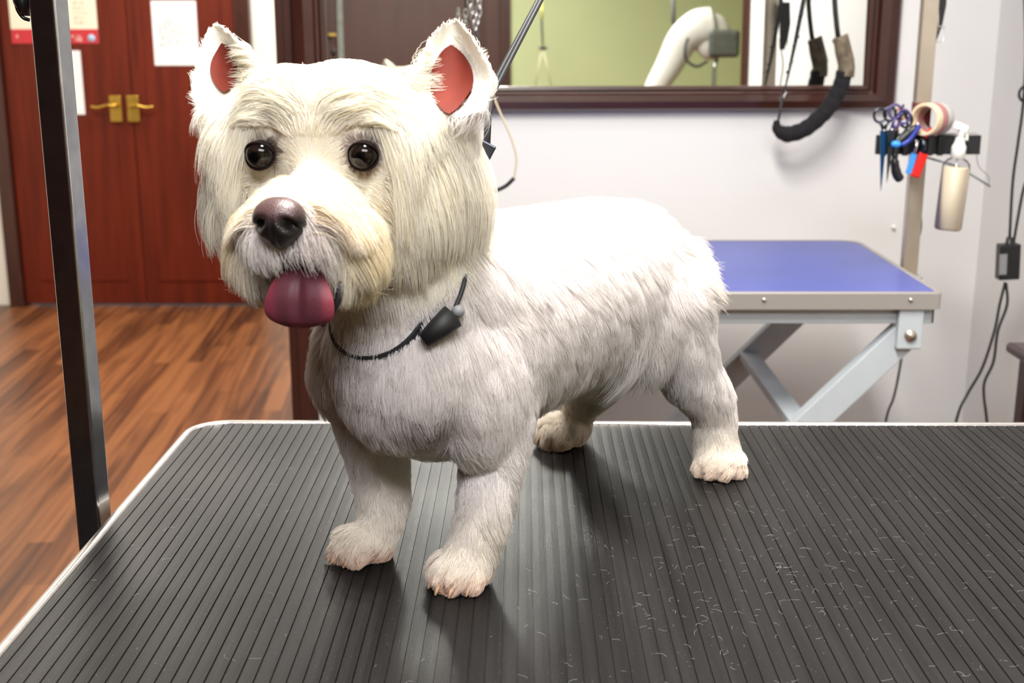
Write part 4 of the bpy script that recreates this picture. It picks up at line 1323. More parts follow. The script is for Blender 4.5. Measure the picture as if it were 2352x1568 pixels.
def tintf(P, Nn=None, rnd=None):
    q = headc(P); u, v, w_ = dogc(P); hw = headw(P); ew = ear_masks(P)[0]
    n = len(P)
    body_c = np.array(rgb(246, 240, 238)[:3]); head_c = np.array(rgb(253, 244, 232)[:3]); leg_c = np.array(rgb(244, 234, 214)[:3])
    toe_c = np.array(rgb(222, 180, 152)[:3]); must_c = np.array(rgb(247, 232, 196)[:3]); dark_c = np.array(rgb(120, 92, 84)[:3]); brown_c = np.array(rgb(134, 84, 52)[:3])
    muz_c = np.array(rgb(247, 240, 232)[:3])
    def mixc(c, b_, k): return c * (1 - k[:, None]) + b_ * k[:, None]
    c = np.tile(body_c, (n, 1))
    c = mixc(c, leg_c, (1 - sstep(w_, .02, .10)) * .55)
    c = mixc(c, toe_c, (1 - sstep(w_, .004, .026)) * .8 * (.6 + .4 * (u > 0)))
    # dark brownish patch between the forelegs
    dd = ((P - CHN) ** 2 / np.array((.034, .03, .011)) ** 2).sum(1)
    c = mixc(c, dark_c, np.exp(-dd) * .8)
    tz = sstep(q[:, 2], -.115, -.085)
    c = mixc(c, head_c, np.maximum(hw * tz, ew))
    x, y, z = q[:, 0], q[:, 1], q[:, 2]
    # muzzle whiter on top, golden along the outer moustache, brown near the mouth
    mz = sstep(y, -.005, .02) * hw
    c = mixc(c, muz_c, mz * .8)
    gold = np.exp(-((np.abs(x) - .040) / .013) ** 2) * sstep(y, -.02, .01) * sstep(-z, .02, .045)
    c = mixc(c, must_c, gold * .75 * hw)
    dm = np.sqrt(((x - MOUTH[0]) / .024) ** 2 + ((y - MOUTH[1]) / .05) ** 2 + ((z - MOUTH[2]) / .017) ** 2)
    c = mixc(c, brown_c, (1 - sstep(dm, .45, 1.2)) * .6 * hw)
    # dark skin above the nose and round the eyes
    dn = np.sqrt((x / .006) ** 2 + ((z - NC.z - .019) / .006) ** 2 + ((y - NC.y + .012) / .012) ** 2)
    c = mixc(c, dark_c, np.exp(-dn ** 2) * .5)
    dn2 = np.sqrt(((x - .018) / .007) ** 2 + ((z - NC.z + .012) / .022) ** 2 + ((y - NC.y + .006) / .02) ** 2)
    c = mixc(c, dark_c, np.exp(-dn2 ** 2) * .6)
    for s, e in zip((1, -1), EYEn):
        ed = np.linalg.norm(P - e, axis=1)
        c = mixc(c, dark_c, (1 - sstep(ed, .0105, .0165)) * .85)
        inner = np.array(e) + HLn * (-.012 * s) + HUn * .008
        ei = np.linalg.norm(P - inner, axis=1)
        c = mixc(c, dark_c, (1 - sstep(ei, .004, .014)) * .3)
    if rnd is not None:
        c = c * (1 + .10 * (rnd[:, None] - .5))
        y_ = np.array([1.0, .93, .76]); c = c * (1 - (rnd[:, None] > .84) * (1 - y_) * .8 * np.maximum(hw, .1)[:, None])
    return np.clip(c, 0, .95)
HLn = np.array(HL); HUn = np.array(HU)

def combf(P, Nn):
    """direction, length, lift for fur rooted at P"""
    u, v, w_ = dogc(P); q = headc(P); x, y, z = q[:, 0], q[:, 1], q[:, 2]
    hw = headw(P); em, et, el, ef, es = ear_masks(P)
    n = len(P)
    side = np.clip(np.abs(v) / .07, 0, 1)
    d = -HDn * (1.0 - .62 * side)[:, None] - Zn * (.12 + .95 * side)[:, None] + LTn * (.25 * np.sign(v))[:, None] * (1 - side)[:, None]
    front = sstep(u, UF - .04, UF + .02)[:, None]
    d = d * (1 - front) + (-Zn + LTn * (v * 4)[:, None]) * front
    ln = np.full(n, .0175) + .004 * front[:, 0]; lift = np.full(n, .26)
    # belly hangs
    bel = sstep(-Nn[:, 2], .3, .8) * (w_ > .085) * (u < UF - .06)
    ln += bel * .006
    groin = np.exp(-((u + .075) / .035) ** 2) * sstep(-Nn[:, 2], .1, .6) * (w_ > .085)
    d += (-Zn * 2.5) * groin[:, None]; ln += groin * .030; lift += groin * .5
    # rump tuft
    rt = np.exp(-((u + UF + .045) / .03) ** 2) * np.exp(-((w_ - .205) / .03) ** 2)
    ln += rt * .022; lift += rt * .6
    # legs
    leg = 1 - sstep(w_, .085, .13)
    d = d * (1 - leg[:, None]) + (-Zn - HDn * .1) * leg[:, None]
    ln = ln * (1 - leg) + .0165 * leg
    lift += leg * .16
    paw_ = 1 - sstep(w_, .018, .036)
    d = d * (1 - paw_[:, None]) + (HDn * .9 - Zn * .7) * paw_[:, None]
    ln = ln * (1 - paw_) + .0120 * paw_; lift += .10 * paw_
    # neck, comb down and back, a longer rough coat
    nk_ = sstep(u, UF - .06, UF - .0) * sstep(w_, .20, .25) * (1 - hw)
    d = d * (1 - nk_[:, None]) + (-Zn * .9 - HDn * .35) * nk_[:, None]; ln += nk_ * .004; lift += nk_ * .08
    # ---- head (head frame)
    sg = np.tanh(x / .010)
    one = np.ones(n)
    S = np.stack([sg * .10, -.10 * one, -1 * one], 1)
    rad = np.stack([x, -.01 * one, z + .012], 1); rad = nrm(rad)
    C = np.stack([sg * .95, -.40 * one - .6 * sstep(z, .03, .05), .30 - 1.3 * sstep(np.abs(x), .022, .050)], 1)
    Mz = np.stack([sg * (.95 - .8 * sstep(np.abs(x), .006, .024)), -.30 * one, -.12 - 1.0 * sstep(np.abs(x), .004, .020)], 1)
    wS = sstep(np.abs(x), .046, .060); wT = sstep(z, .006, .036); wM = sstep(y, .006, .022)
    low = sstep(-z, .045, .065)
    h = rad * ((1 - wT) * (1 - wM))[:, None] + C * (wT * (1 - wM))[:, None] + Mz * wM[:, None]
    # brows: sweep outwards and up, then fall to the side
    h = h * (1 - wS[:, None]) + S * wS[:, None]
    h = h * (1 - (low * (1 - wM))[:, None]) + S * (low * (1 - wM))[:, None]
    hl = .012 + .010 * wT + wS * .030 + (low * (1 - wS)) * .016
    mm_ = wM * (.004 + .030 * sstep(np.abs(x), .008, .022) * sstep(-z, .018, .045) )
    hl = hl * (1 - wM) + (.006 + mm_ / np.maximum(wM, .01)) * wM
    hl = np.where((wM > .3) & (z < NC.z - .014) & (np.abs(x - NC.x) < .015), .0055, hl)
    bottom = sstep(-z, .078, .095); hl = hl * (1 - .45 * bottom * wS)
    topside = sstep(np.abs(x), .066, .078) * sstep(z, -.01, .012); hl = hl * (1 - topside) + .016 * topside
    for s, e in zip((1, -1), EYEn):
        er = P - e; ed = np.linalg.norm(er, axis=1); k = 1 - sstep(ed, .012, .024)
        away = nrm(headc(P) - headc(e[None])[0]); away[:, 1] *= .3
        h = h * (1 - k[:, None]) + away * k[:, None]; hl = hl * (1 - .6 * k)
    hwl = (EMn * 0 + h) @ RHn.T
    d = d * (1 - hw[:, None]) + nrm(hwl) * hw[:, None]
    ln = ln * (1 - hw) + hl * hw
    lift = lift * (1 - hw) + (.16 + .10 * wS) * hw
    # ears: up and outwards along the shell
    ax = np.zeros((n, 3)); out = np.zeros((n, 3))
    for s, lv, lf, (B, a_, sd_, fr, L_) in EARS:
        k = es == s
        ax[k] = RHn @ np.array(a_); out[k] = RHn @ np.array(sd_)
    inner = (el < 0)
    e_d = ax * (.9) + out * np.where(el > .004, .35, -.25)[:, None]
    # hairs from the inner rim sweep across towards the outer side
    cross = sstep(-el, .012, .030) * (1 - sstep(et, .55, .8))
    e_d = e_d * (1 - cross[:, None]) + (out * .9 + ax * .15 - 0.1 * Zn) * cross[:, None]
    em_ = sstep(em, 0.0, .2)
    d = d * (1 - em[:, None]) + e_d * em[:, None]
    lowk = (1 - sstep(et, .10, .40)) * (el > -.012)
    e_d = e_d * (1 - lowk[:, None]) + (-Zn + out * .15) * lowk[:, None]
    eln = np.where(et > .8, .0040, .0060) + cross * .013 + lowk * .003
    ln = ln * (1 - em_) + eln * em_; lift = lift * (1 - em) + .06 * em
    return d, ln, lift

# triangles of the dog
dog_me.calc_loop_triangles()
NT = len(dog_me.loop_triangles)
tri = np.empty(NT * 3, np.int32); dog_me.loop_triangles.foreach_get('vertices', tri); tri = tri.reshape(-1, 3)
NV = len(dog_me.vertices)
VC = np.empty(NV * 3); dog_me.vertices.foreach_get('co', VC); VC = VC.reshape(-1, 3)
VN = np.empty(NV * 3); dog_me.vertices.foreach_get('normal', VN); VN = VN.reshape(-1, 3)
TA = np.linalg.norm(np.cross(VC[tri[:, 1]] - VC[tri[:, 0]], VC[tri[:, 2]] - VC[tri[:, 0]]), axis=1) / 2
TC = VC[tri].mean(1)
bvh = BVHTree.FromPolygons([Vector(v_) for v_ in VC], [tuple(t) for t in tri])
# bare places: ear linings, eyes, nose, mouth, collar later
def lining_mask(P, Nn):
    em, et, el, ef, es = ear_masks(P)
    m = np.zeros(len(P), bool)
    for s, lv, lf, (B, a_, sd_, fr, L_) in EARS:
        k = es == s
        f = Nn @ (RHn @ np.array(fr))
        L0 = [lens(s, float(t)) for t in np.linspace(0, 1, 101)]
        ti = np.clip((et * 100).astype(int), 0, 100); cen = np.array([l_[0] for l_ in L0])[ti]; hw_ = np.array([l_[1] for l_ in L0])[ti]
        m |= k & (f > .05) & (np.abs(el - cen) < hw_) & (em > .004)
    return m
def sample(N_, wt, seed):
    r_ = np.random.default_rng(seed)
    pr = TA * wt; pr = pr / pr.sum()
    idx = r_.choice(NT, N_, p=pr)
    a_ = r_.random(N_); b_ = r_.random(N_); k = a_ + b_ > 1; a_[k] = 1 - a_[k]; b_[k] = 1 - b_[k]
    t = tri[idx]
    P = VC[t[:, 0]] * (1 - a_ - b_)[:, None] + VC[t[:, 1]] * a_[:, None] + VC[t[:, 2]] * b_[:, None]
    Nn = nrm(VN[t[:, 0]] * (1 - a_ - b_)[:, None] + VN[t[:, 1]] * a_[:, None] + VN[t[:, 2]] * b_[:, None])
    return P, Nn, r_
def grow(P, Nn, r_, K, jit, lens=1.0, liftk=1.0, follow=None, grav=0.0, flow=90.0, namp=.22):
    d, ln, lift = combf(P, Nn)
    n = len(P)
    d = nrm(d) + vnoise(P, flow, 5) * namp + r_.normal(size=P.shape) * jit
    d = d - Nn * (d * Nn).sum(1)[:, None]; d = nrm(d)
    ln = ln * lens * (.75 + .5 * r_.random(n)); lf = lift * liftk * (.5 + r_.random(n))
    pts = np.empty((n, K, 3)); pts[:, 0] = P - Nn * .0008
    cur = P.copy(); dirn = nrm(d + Nn * lf[:, None] * 1.2)
    step = ln / (K - 1)
    hmin = .0010 + .0035 * r_.random(n)
    for k in range(1, K):
        t = k / (K - 1)
        cur = cur + dirn * step[:, None]
        if follow is not None:
            idx = np.nonzero(follow)[0]
            for i in idx:
                loc, nn, _, _ = bvh.find_nearest(Vector(cur[i]))
                if loc is None: continue
                h_ = (cur[i][0] - loc[0]) * nn[0] + (cur[i][1] - loc[1]) * nn[1] + (cur[i][2] - loc[2]) * nn[2]
                hm = hmin[i] * (1 if t > .25 else t * 4)
                if h_ < hm:
                    cur[i] += np.array(nn) * (hm - h_)
                    dd = dirn[i] @ np.array(nn)
                    if dd < 0: dirn[i] -= np.array(nn) * dd
                elif h_ > hm * 2.2:
                    dirn[i] -= np.array(nn) * .18
            dirn = nrm(dirn)
        dirn = nrm(dirn + (d * .16 - Nn * (lf * .22)[:, None]) + np.array((0, 0, -grav)))
        # keep clear of eyes and nose
        for e, R_ in [(EYEn[0], .0112), (EYEn[1], .0112), (NOn, .0165), (MTn, .0125)]:
            er = cur - e; dd = np.linalg.norm(er, axis=1); k_ = dd < R_
            if k_.any(): cur[k_] = e + er[k_] / dd[k_][:, None] * R_
        low = cur[:, 2] < TZ + .0012
        cur[low, 2] = TZ + .0012
        pts[:, k] = cur
    return pts, ln
def long_grow(P, Nn, r_, K, length, grav, out=0.0):
    q = headc(P); n = len(P); sg = np.sign(q[:, 0])
    d = np.stack([sg * (.25 + out), .0 * sg - .15, (-1.0 + out * 1.05) * np.ones(n)], 1) @ RHn.T
    d = nrm(nrm(d) + Nn * .35 + vnoise(P, 70, 8) * .10 + r_.normal(size=P.shape) * .05)
    ln = length * (.6 + .5 * r_.random(n)); step = ln / (K - 1)
    pts = np.empty((n, K, 3)); pts[:, 0] = P; cur = P.copy()
    hm = .0015 + .005 * r_.random(n)
    for k in range(1, K):
        cur = cur + d * step[:, None]
        t = k / (K - 1)
        for i in range(n):
            loc, nn, _, _ = bvh.find_nearest(Vector(cur[i]))
            na = np.array(nn); h_ = (cur[i] - np.array(loc)) @ na
            m_ = hm[i] * min(1, t * 4)
            if h_ < m_:
                cur[i] += na * (m_ - h_); dd = d[i] @ na
                if dd < 0: d[i] -= na * dd
            elif h_ > m_ * 2.5: d[i] -= na * .10
        d = nrm(d)
        d = nrm(d + np.array((0, 0, -grav)) + r_.normal(size=d.shape) * .015)
        for e, R_ in [(EYEn[0], .0125), (EYEn[1], .0125), (NOn, .0175), (MTn, .0150)]:
            er = cur - e; dd = np.linalg.norm(er, axis=1); k_ = dd < R_
            if k_.any(): cur[k_] = e + er[k_] / dd[k_][:, None] * R_
        pts[:, k] = cur
    return pts
def clump(pts, P, every, amount, power=1.5, seed=1):
    n = len(P); r_ = np.random.default_rng(seed)
    leaders = r_.choice(n, n // every, replace=False)
    kd = KDTree(len(leaders))
    for j, i in enumerate(leaders): kd.insert(P[i], j)
    kd.balance()
    own = np.empty(n, np.int64)
    for i in range(n): own[i] = kd.find(P[i])[1]
    L_ = pts[leaders[own]]
    K = pts.shape[1]; t = (np.arange(K) / (K - 1)) ** power
    am = amount * (.5 + .5 * r_.random(n))[:, None, None] * t[None, :, None]
    return pts * (1 - am) + L_ * am
def make_curves(name, pts, r0, r1, tint, parent, m=None, **kw):
    n, K, _ = pts.shape
    cu = bpy.data.hair_curves.new(name)
    cu.add_curves([K] * n)
    cu.points.foreach_set('position', pts.astype(np.float32).ravel())
    t = np.arange(K) / (K - 1)
    rad = (r0 + (r1 - r0) * t ** 1.4)[None, :] * np.ones((n, 1))
    cu.points.foreach_set('radius', rad.astype(np.float32).ravel())
    a_ = cu.attributes.new('tint', 'FLOAT_COLOR', 'CURVE')
    col = np.ones((n, 4), np.float32); col[:, :3] = tint
    a_.data.foreach_set('color', col.ravel())
    cu.materials.append(m or M['fur'])
    o = bpy.data.objects.new(name, cu); COL.objects.link(o)
    if parent is not None: o.parent = parent
    tag(o, **kw)
    return o

# skin colour on the body mesh
dog_me.materials.clear(); dog_me.materials.append(M['skin'])
ta = dog_me.attributes.new('tint', 'FLOAT_COLOR', 'POINT')
cc = np.ones((NV, 4), np.float32); cc[:, :3] = tintf(VC) * .93
lm = lining_mask(VC, VN)
cc[lm, :3] = np.array(rgb(110, 36, 20)[:3])
mq = (headc(VC) - headc(np.array([tuple(MTC)]))[0]) / np.array(MTR)
cav = (mq ** 2).sum(1) < 1.06
cc[cav, :3] = np.array(rgb(58, 24, 22)[:3])
ta.data.foreach_set('color', cc.ravel())

def hit0(px, py):
    l = None
    while l is None:
        l = bvh.ray_cast(CAMP, ray(px, py).normalized())[0]; px -= 4
    return l
HWT = np.maximum(headw(TC), ear_masks(TC)[0])
def build_fur():
    # short body coat
    wt = (1 - sstep(HWT, .5, .9)) * (1 + 1.2 * (TC[:, 2] < TZ + .06)) * (TC[:, 2] > TZ + .001)
    P, Nn, r_ = sample(NBODY, wt, 21)
    pts, ln = grow(P, Nn, r_, 6, .17, flow=45, namp=.20)
    pts = clump(pts, P, 14, .38)
    pts = clump(pts, P, 110, .42, 1.2, 9)
    make_curves('body_coat', pts, .00016, .00005, tintf(P, rnd=r_.random(len(P))), dog, label='short clipped white coat')
    # tuft where the docked tail sits
    tc_ = np.array(hit0(1600, 596))
    wt = np.exp(-((TC - tc_) ** 2).sum(1) / .022 ** 2)
    P, Nn, r_ = sample(3000, wt, 41)
    n = len(P); d = nrm(Nn * .5 - HDn * .55 - Zn * .55 + r_.normal(size=P.shape) * .16)
    K = 7; pts = np.empty((n, K, 3)); cur = P.copy(); ln = .014 + .014 * r_.random(n)
    for k in range(K):
        pts[:, k] = cur; cur = cur + d * (ln / (K - 1))[:, None]; d = nrm(d - Zn * .10)
    pts = clump(pts, P, 30, .55, 1.2, 12)
    make_curves('tail_tuft', pts, .00017, .00005, tintf(P, rnd=r_.random(n)) * np.array([1, .98, .93]), dog, label='longer cream tuft at the rump')
    # head: long smooth hair
    em = ear_masks(TC)[0]
    wt = sstep(HWT, .3, .7) * (1 - .55 * em)
    P, Nn, r_ = sample(NHEAD, wt, 22)
    keep = ~lining_mask(P, Nn)
    for e in EYEn: keep &= np.linalg.norm(P - e, axis=1) > .0106
    keep &= np.linalg.norm(P - NOn, axis=1) > .0165
    q = headc(P)
    keep &= ~((np.abs(q[:, 0] - MOUTH[0]) < .013) & (np.abs(q[:, 2] - MOUTH[2]) < .011) & (q[:, 1] > MOUTH[1] - .03))
    mq = (headc(P) - headc(np.array([tuple(MTC)]))[0]) / np.array(MTR); keep &= (mq ** 2).sum(1) > 1.12
    P, Nn = P[keep], Nn[keep]
    d, ln0, lf = combf(P, Nn)
    pts, ln = grow(P, Nn, r_, 9, .07, follow=(ln0 > .013), grav=.10, flow=60, namp=.12)
    pts = clump(pts, P, 40, .55, 1.3, 3)
    extra = []
    # long curtain of hair from the temples over the cheeks
    q = headc(TC); x, y, z = q[:, 0], q[:, 1], q[:, 2]; hw = headw(TC)
    wt2 = hw * sstep(np.abs(x), .040, .052) * sstep(z, -.03, .0) * (1 - sstep(z, .02 - .03 * sstep(np.abs(x), .055, .07), .04 - .035 * sstep(np.abs(x), .055, .07))) * (1 - ear_masks(TC)[0])
    P2, N2, r2 = sample(15000, wt2, 31)
    k2 = np.ones(len(P2), bool)
    for e in EYEn: k2 &= np.linalg.norm(P2 - e, axis=1) > .022
    P2, N2 = P2[k2], N2[k2]
    c2 = long_grow(P2, N2, r2, 12, .070, .10)
    c2 = clump(c2, P2, 30, .6, 1.2, 5)
    make_curves('cheek_hair', c2, .00020, .00006, tintf(P2, rnd=r2.random(len(P2))), dog, label='long straight hair hanging over the cheeks')
    wt3 = hw * sstep(y, .012, .026) * sstep(np.abs(x), .010, .014) * (1 - sstep(np.abs(x), .026, .034)) * sstep(z, NC.z - .014, NC.z + .002)
    P3, N3, r3 = sample(9000, wt3, 32)
    k3 = (np.linalg.norm(P3 - NOn, axis=1) > .019) & (((headc(P3) - headc(np.array([tuple(MTC)]))[0]) / np.array(MTR) ) ** 2).sum(1).__gt__(1.3)
    P3, N3 = P3[k3], N3[k3]
    c3 = long_grow(P3, N3, r3, 11, np.where(headc(P3)[:, 0] > 0, .042, .033), .17, out=.8)
    c3 = clump(c3, P3, 34, .7, 1.1, 6)
    t3 = tintf(P3, rnd=r3.random(len(P3))); gold = (r3.random(len(P3)) > .55)
    t3[gold] = t3[gold] * .5 + np.array(rgb(240, 216, 160)[:3]) * .5
    make_curves('moustache', c3, .00021, .00007, t3, dog, label='long golden tipped moustache hair beside the nose')
    make_curves('head_hair', pts, .00020, .00006, tintf(P, rnd=r_.random(len(P))), dog, label='long smooth cream hair of head and beard')

NBODY, NHEAD = 170000, 110000
build_fur()

# ------------------------------------------------------------------ eyes, nose, tongue, nails
def attr_mat(name, rough=.35, spec=.5, coat=.0, bump=0, bs=400, sss=0):
    m = bpy.data.materials.new(name); m.use_nodes = True; nt = m.node_tree
    b = nt.nodes['Principled BSDF']; a_ = nt.nodes.new('ShaderNodeAttribute'); a_.attribute_name = 'tint'
    nt.links.new(a_.outputs['Color'], b.inputs['Base Color']); b.inputs['Roughness'].default_value = rough
    b.inputs['Specular IOR Level'].default_value = spec; b.inputs['Coat Weight'].default_value = coat
    if sss: b.inputs['Subsurface Weight'].default_value = sss; b.inputs['Subsurface Scale'].default_value = .004
    if bump:
        tc = nt.nodes.new('ShaderNodeTexCoord'); n = nt.nodes.new('ShaderNodeTexVoronoi'); n.inputs['Scale'].default_value = bs
        nt.links.new(tc.outputs['Object'], n.inputs['Vector'])
        bp = nt.nodes.new('ShaderNodeBump'); bp.inputs['Strength'].default_value = bump; bp.inputs['Distance'].default_value = .0005
        nt.links.new(n.outputs['Distance'], bp.inputs['Height']); nt.links.new(bp.outputs[0], b.inputs['Normal'])
    return m
def tinted(o, fn):
    me = o.data; a_ = me.attributes.new('tint', 'FLOAT_COLOR', 'POINT')
    P = np.empty(len(me.vertices) * 3); me.vertices.foreach_get('co', P); P = P.reshape(-1, 3)
    c = np.ones((len(P), 4), np.float32); c[:, :3] = fn(P); a_.data.foreach_set('color', c.ravel())
def mixn(a_, b_, k): return np.array(a_)[None] * (1 - k[:, None]) + np.array(b_)[None] * k[:, None]
EM_ = attr_mat('eye_surface', .06, .3, 0)
for s, e in zip((1, -1), EYE):
    look = (Vector((0.02 * s, 1, 0))).normalized()
    gz = (HL * (.10 * s) + HF).normalized()
    o = MB().ell(e - HF * .0012, .0106, None, 40, 28).build('eye', EM_, dog, label='dark brown glossy eye')
    gn = np.array(gz); en = np.array(e)
    def ec(P, gn=gn, en=en):
        c = nrm(P - en) @ gn; k = sstep(c, .86, .90); c_ = mixn(rgb(12, 9, 9)[:3], rgb(30, 20, 16)[:3], sstep(c, .62, .75))
        return c_ * (1 - k[:, None]) + np.array(rgb(5, 5, 6)[:3]) * k[:, None]
    tinted(o, ec)
    # lids: dark rims above and below
    R = Matrix((HL, gz, HU)).transposed()
    for nm, sg_, hgt in (('upper_eyelid', 1, .0098), ('lower_eyelid', -1, .0094)):
        pts = []
        for k in range(13):
            a_ = PI * k / 12
            x_ = .0112 * math.cos(a_); z_ = sg_ * hgt * math.sin(a_)
            y_ = math.sqrt(max(1e-8, .0112 ** 2 - x_ * x_ * .98 - z_ * z_))
            pts.append(e + R @ Vector((x_, y_ * .9 - .001, z_)))
        MB().tube(pts, [.0004 + .0006 * math.sin(PI * k / 12) for k in range(13)], 8).build(nm, mat('eyelid_skin', rgb(34, 24, 23), .95, spec=.1) if 'eyelid_skin' not in bpy.data.materials else bpy.data.materials['eyelid_skin'], dog)

def nose():
    nu, nv = 72, 48; vs, fs = [], []
    wx, wy, wz = .0180, .0154, .0186
    for j in range(nv + 1):
        ph = -PI / 2 + PI * j / nv
        for i in range(nu):
            a_ = 2 * PI * i / nu
            x_, y_, z_ = math.cos(ph) * math.cos(a_), math.cos(ph) * math.sin(a_), math.sin(ph)
            # heart like front: wide above, narrow below
            wid = 1.0 + .10 * z_ if z_ > 0 else 1.0 - .50 * (-z_) ** 1.6
            X = x_ * wx * wid; Y = y_ * wy; Z = z_ * wz * (1.0 if z_ < 0 else .86)
            if y_ > -.2:
                for s in (-1, 1):
                    g = math.exp(-(((X - s * .0098) / .0042) ** 2 + ((Z - .0008 + (abs(X) - .0098) * .5) / .0034) ** 2))
                    Y -= .0085 * g
                    g2 = math.exp(-(((X - s * .0145) / .0035) ** 2 + ((Z + .0035) / .0022) ** 2))
                    Y -= .0035 * g2
                    g3 = math.exp(-(((X - s * .0105) / .006) ** 2 + ((Z + .0062) / .0040) ** 2)); Y += .0012 * g3
                Y -= .0016 * math.exp(-(X / .0012) ** 2) * (1 if Z < .002 else math.exp(-((Z - .002) / .004) ** 2))
            vs.append(H(NC.x + X, NC.y + Y - .002, NC.z + Z - .0010))
    for j in range(nv):
        for i in range(nu):
            i2 = (i + 1) % nu; fs.append((j * nu + i, j * nu + i2, (j + 1) * nu + i2, (j + 1) * nu + i))
    o = MB().add(vs, fs, True).build('nose', attr_mat('nose_leather', .34, .5, .1, .5, 900), dog, label='dark nose with a pinkish brown top')
    def nc(P):
        q = headc(P) - np.array(NC); k = sstep(q[:, 2], -.001, .008) * (1 - .5 * sstep(np.abs(q[:, 0]), .010, .016))
        c = mixn(rgb(26, 21, 22)[:3], rgb(84, 62, 62)[:3], k)
        for s in (-1, 1):
            g = np.exp(-(((q[:, 0] - s * .0098) / .0048) ** 2 + ((q[:, 2] + .0002) / .0040) ** 2)); c = mixn2(c, rgb(14, 9, 9)[:3], np.clip(g * 1.3, 0, 1))
        return c
    tinted(o, nc)
def mixn2(c, b_, k): return c * (1 - k[:, None]) + np.array(b_)[None] * k[:, None]
nose()
# philtrum below the nose
MB().tube(spline([at(640, 560, .800), at(645, 580, .806), at(652, 600, .810), at(658, 618, .812)], 4), [.0015] * 4 + [.0022] * 4 + [.0028] * 5, 8).build('philtrum', bpy.data.materials['eyelid_skin'], dog)

def tongue():
    cen = spline([at(695, 588, .838), at(692, 610, .815), at(688, 640, .803), at(685, 680, .797), at(684, 715, .797), at(685, 738, .800), at(685, 753, .806)], 6)
    n = len(cen); K = 17
    ws = []
    for i in range(n):
        t = i / (n - 1)
        if t < .30: w_ = .0105 + (.0165 - .0105) * (t / .30) ** 1.3
        elif t < .62: w_ = .0165 + (.0248 - .0165) * math.sin((t - .30) / .32 * PI / 2)
        else: w_ = .0250 * max(0, 1 - ((t - .62) / .385) ** 2.4) ** .5
        ws.append(max(w_, .0005))
    vs, fs = [], []
    def pt(i, q, lay):
        t = i / (n - 1); c = cen[i]; w_ = ws[i]
        x_ = q * w_
        groove = -.0038 * math.exp(-(q / .14) ** 2) * math.sin(PI * min(1, t * 1.05)) 
        dome = .0018 * (1 - q * q) + groove - .004 * max(0, abs(q) - .75) * 2
        th_ = .0052 * (1 - q ** 4) * (1 - max(0, t - .75) * 2.2) + .0006
        y_ = dome - (th_ if lay else 0)
        tip = -.0022 * math.exp(-(q / .16) ** 2) if t > .8 else 0
        return c + HL * x_ + HF * y_ + HU * (-tip * (t - .8) * 5 * .8)
    for lay in (0, 1):
        for i in range(n):
            for k in range(K):
                vs.append(pt(i, -1 + 2 * k / (K - 1), lay))
    b_ = n * K
    for i in range(n - 1):
        for k in range(K - 1):
            a_ = i * K + k
            fs.append((a_, a_ + 1, a_ + K + 1, a_ + K)); fs.append((b_ + a_, b_ + a_ + K, b_ + a_ + K + 1, b_ + a_ + 1))
        for k in (0, K - 1):
            a_ = i * K + k; fs.append((a_, a_ + K, b_ + a_ + K, b_ + a_))
    for k in range(K - 1):
        for i in (0, n - 1):
            a_ = i * K + k; fs.append((a_, a_ + 1, b_ + a_ + 1, b_ + a_))
    o = MB().add(vs, fs, True).build('tongue', attr_mat('tongue_flesh', .5, .35, .0, .25, 1200, .15), dog, label='long pink tongue hanging out')
    c0 = headc(np.array([tuple(cen[n // 2])]))[0]
    zt = headc(np.array([tuple(cen[0])]))[0][2]; zb = headc(np.array([tuple(cen[-1])]))[0][2]
    def tc_(P):
        q = headc(P); t = (zt - q[:, 2]) / (zt - zb)
        edge = sstep(np.abs(q[:, 0] - c0[0]), .012, .023); tipk = sstep(t, .72, 1.0)
        c = mixn(rgb(100, 50, 60)[:3], rgb(160, 66, 84)[:3], np.clip(edge * .8 + tipk * .6, 0, 1))
        return c
    tinted(o, tc_)
    s_ = o.modifiers.new('s', 'SUBSURF'); s_.levels = 1; s_.render_levels = 1
tongue()
# mouth cavity and dark lower lip
MB().ell(at(697, 612, .828), (.0125, .010, .0105), RH).build('mouth', mat('mouth_inside', rgb(38, 16, 14), .5), dog)
MB().tube(spline([at(772, 640, .812), at(781, 660, .808), at(775, 690, .806), at(759, 722, .808), at(740, 746, .812)], 5), [.0016] * 3 + [.0028] * 14 + [.002] * 4, 10).build('lower_lip', mat('lip_black', rgb(34, 30, 34), .45), dog, label='black edge of the lower lip')
for k, (p0, p1, d_) in enumerate(NAILS[:8]):
    q = p0.lerp(p1, .5) + Vector((0, 0, .001))
    MB().tube([p0, q, p1], [.0019, .0017, .0009], 8).build('nail', mat('nail_horn', rgb(186, 150, 120), .45) if 'nail_horn' not in bpy.data.materials else bpy.data.materials['nail_horn'], dog)
# ear linings
LM_ = mat('ear_lining_skin', rgb(112, 30, 10), .8, noise_amt=.15, noise_scale=60)
for s, lv, lf, _ in EARS:
    MB().add(lv, lf, True).build('ear_lining', LM_, dog, label='bare orange pink inside of the ear')

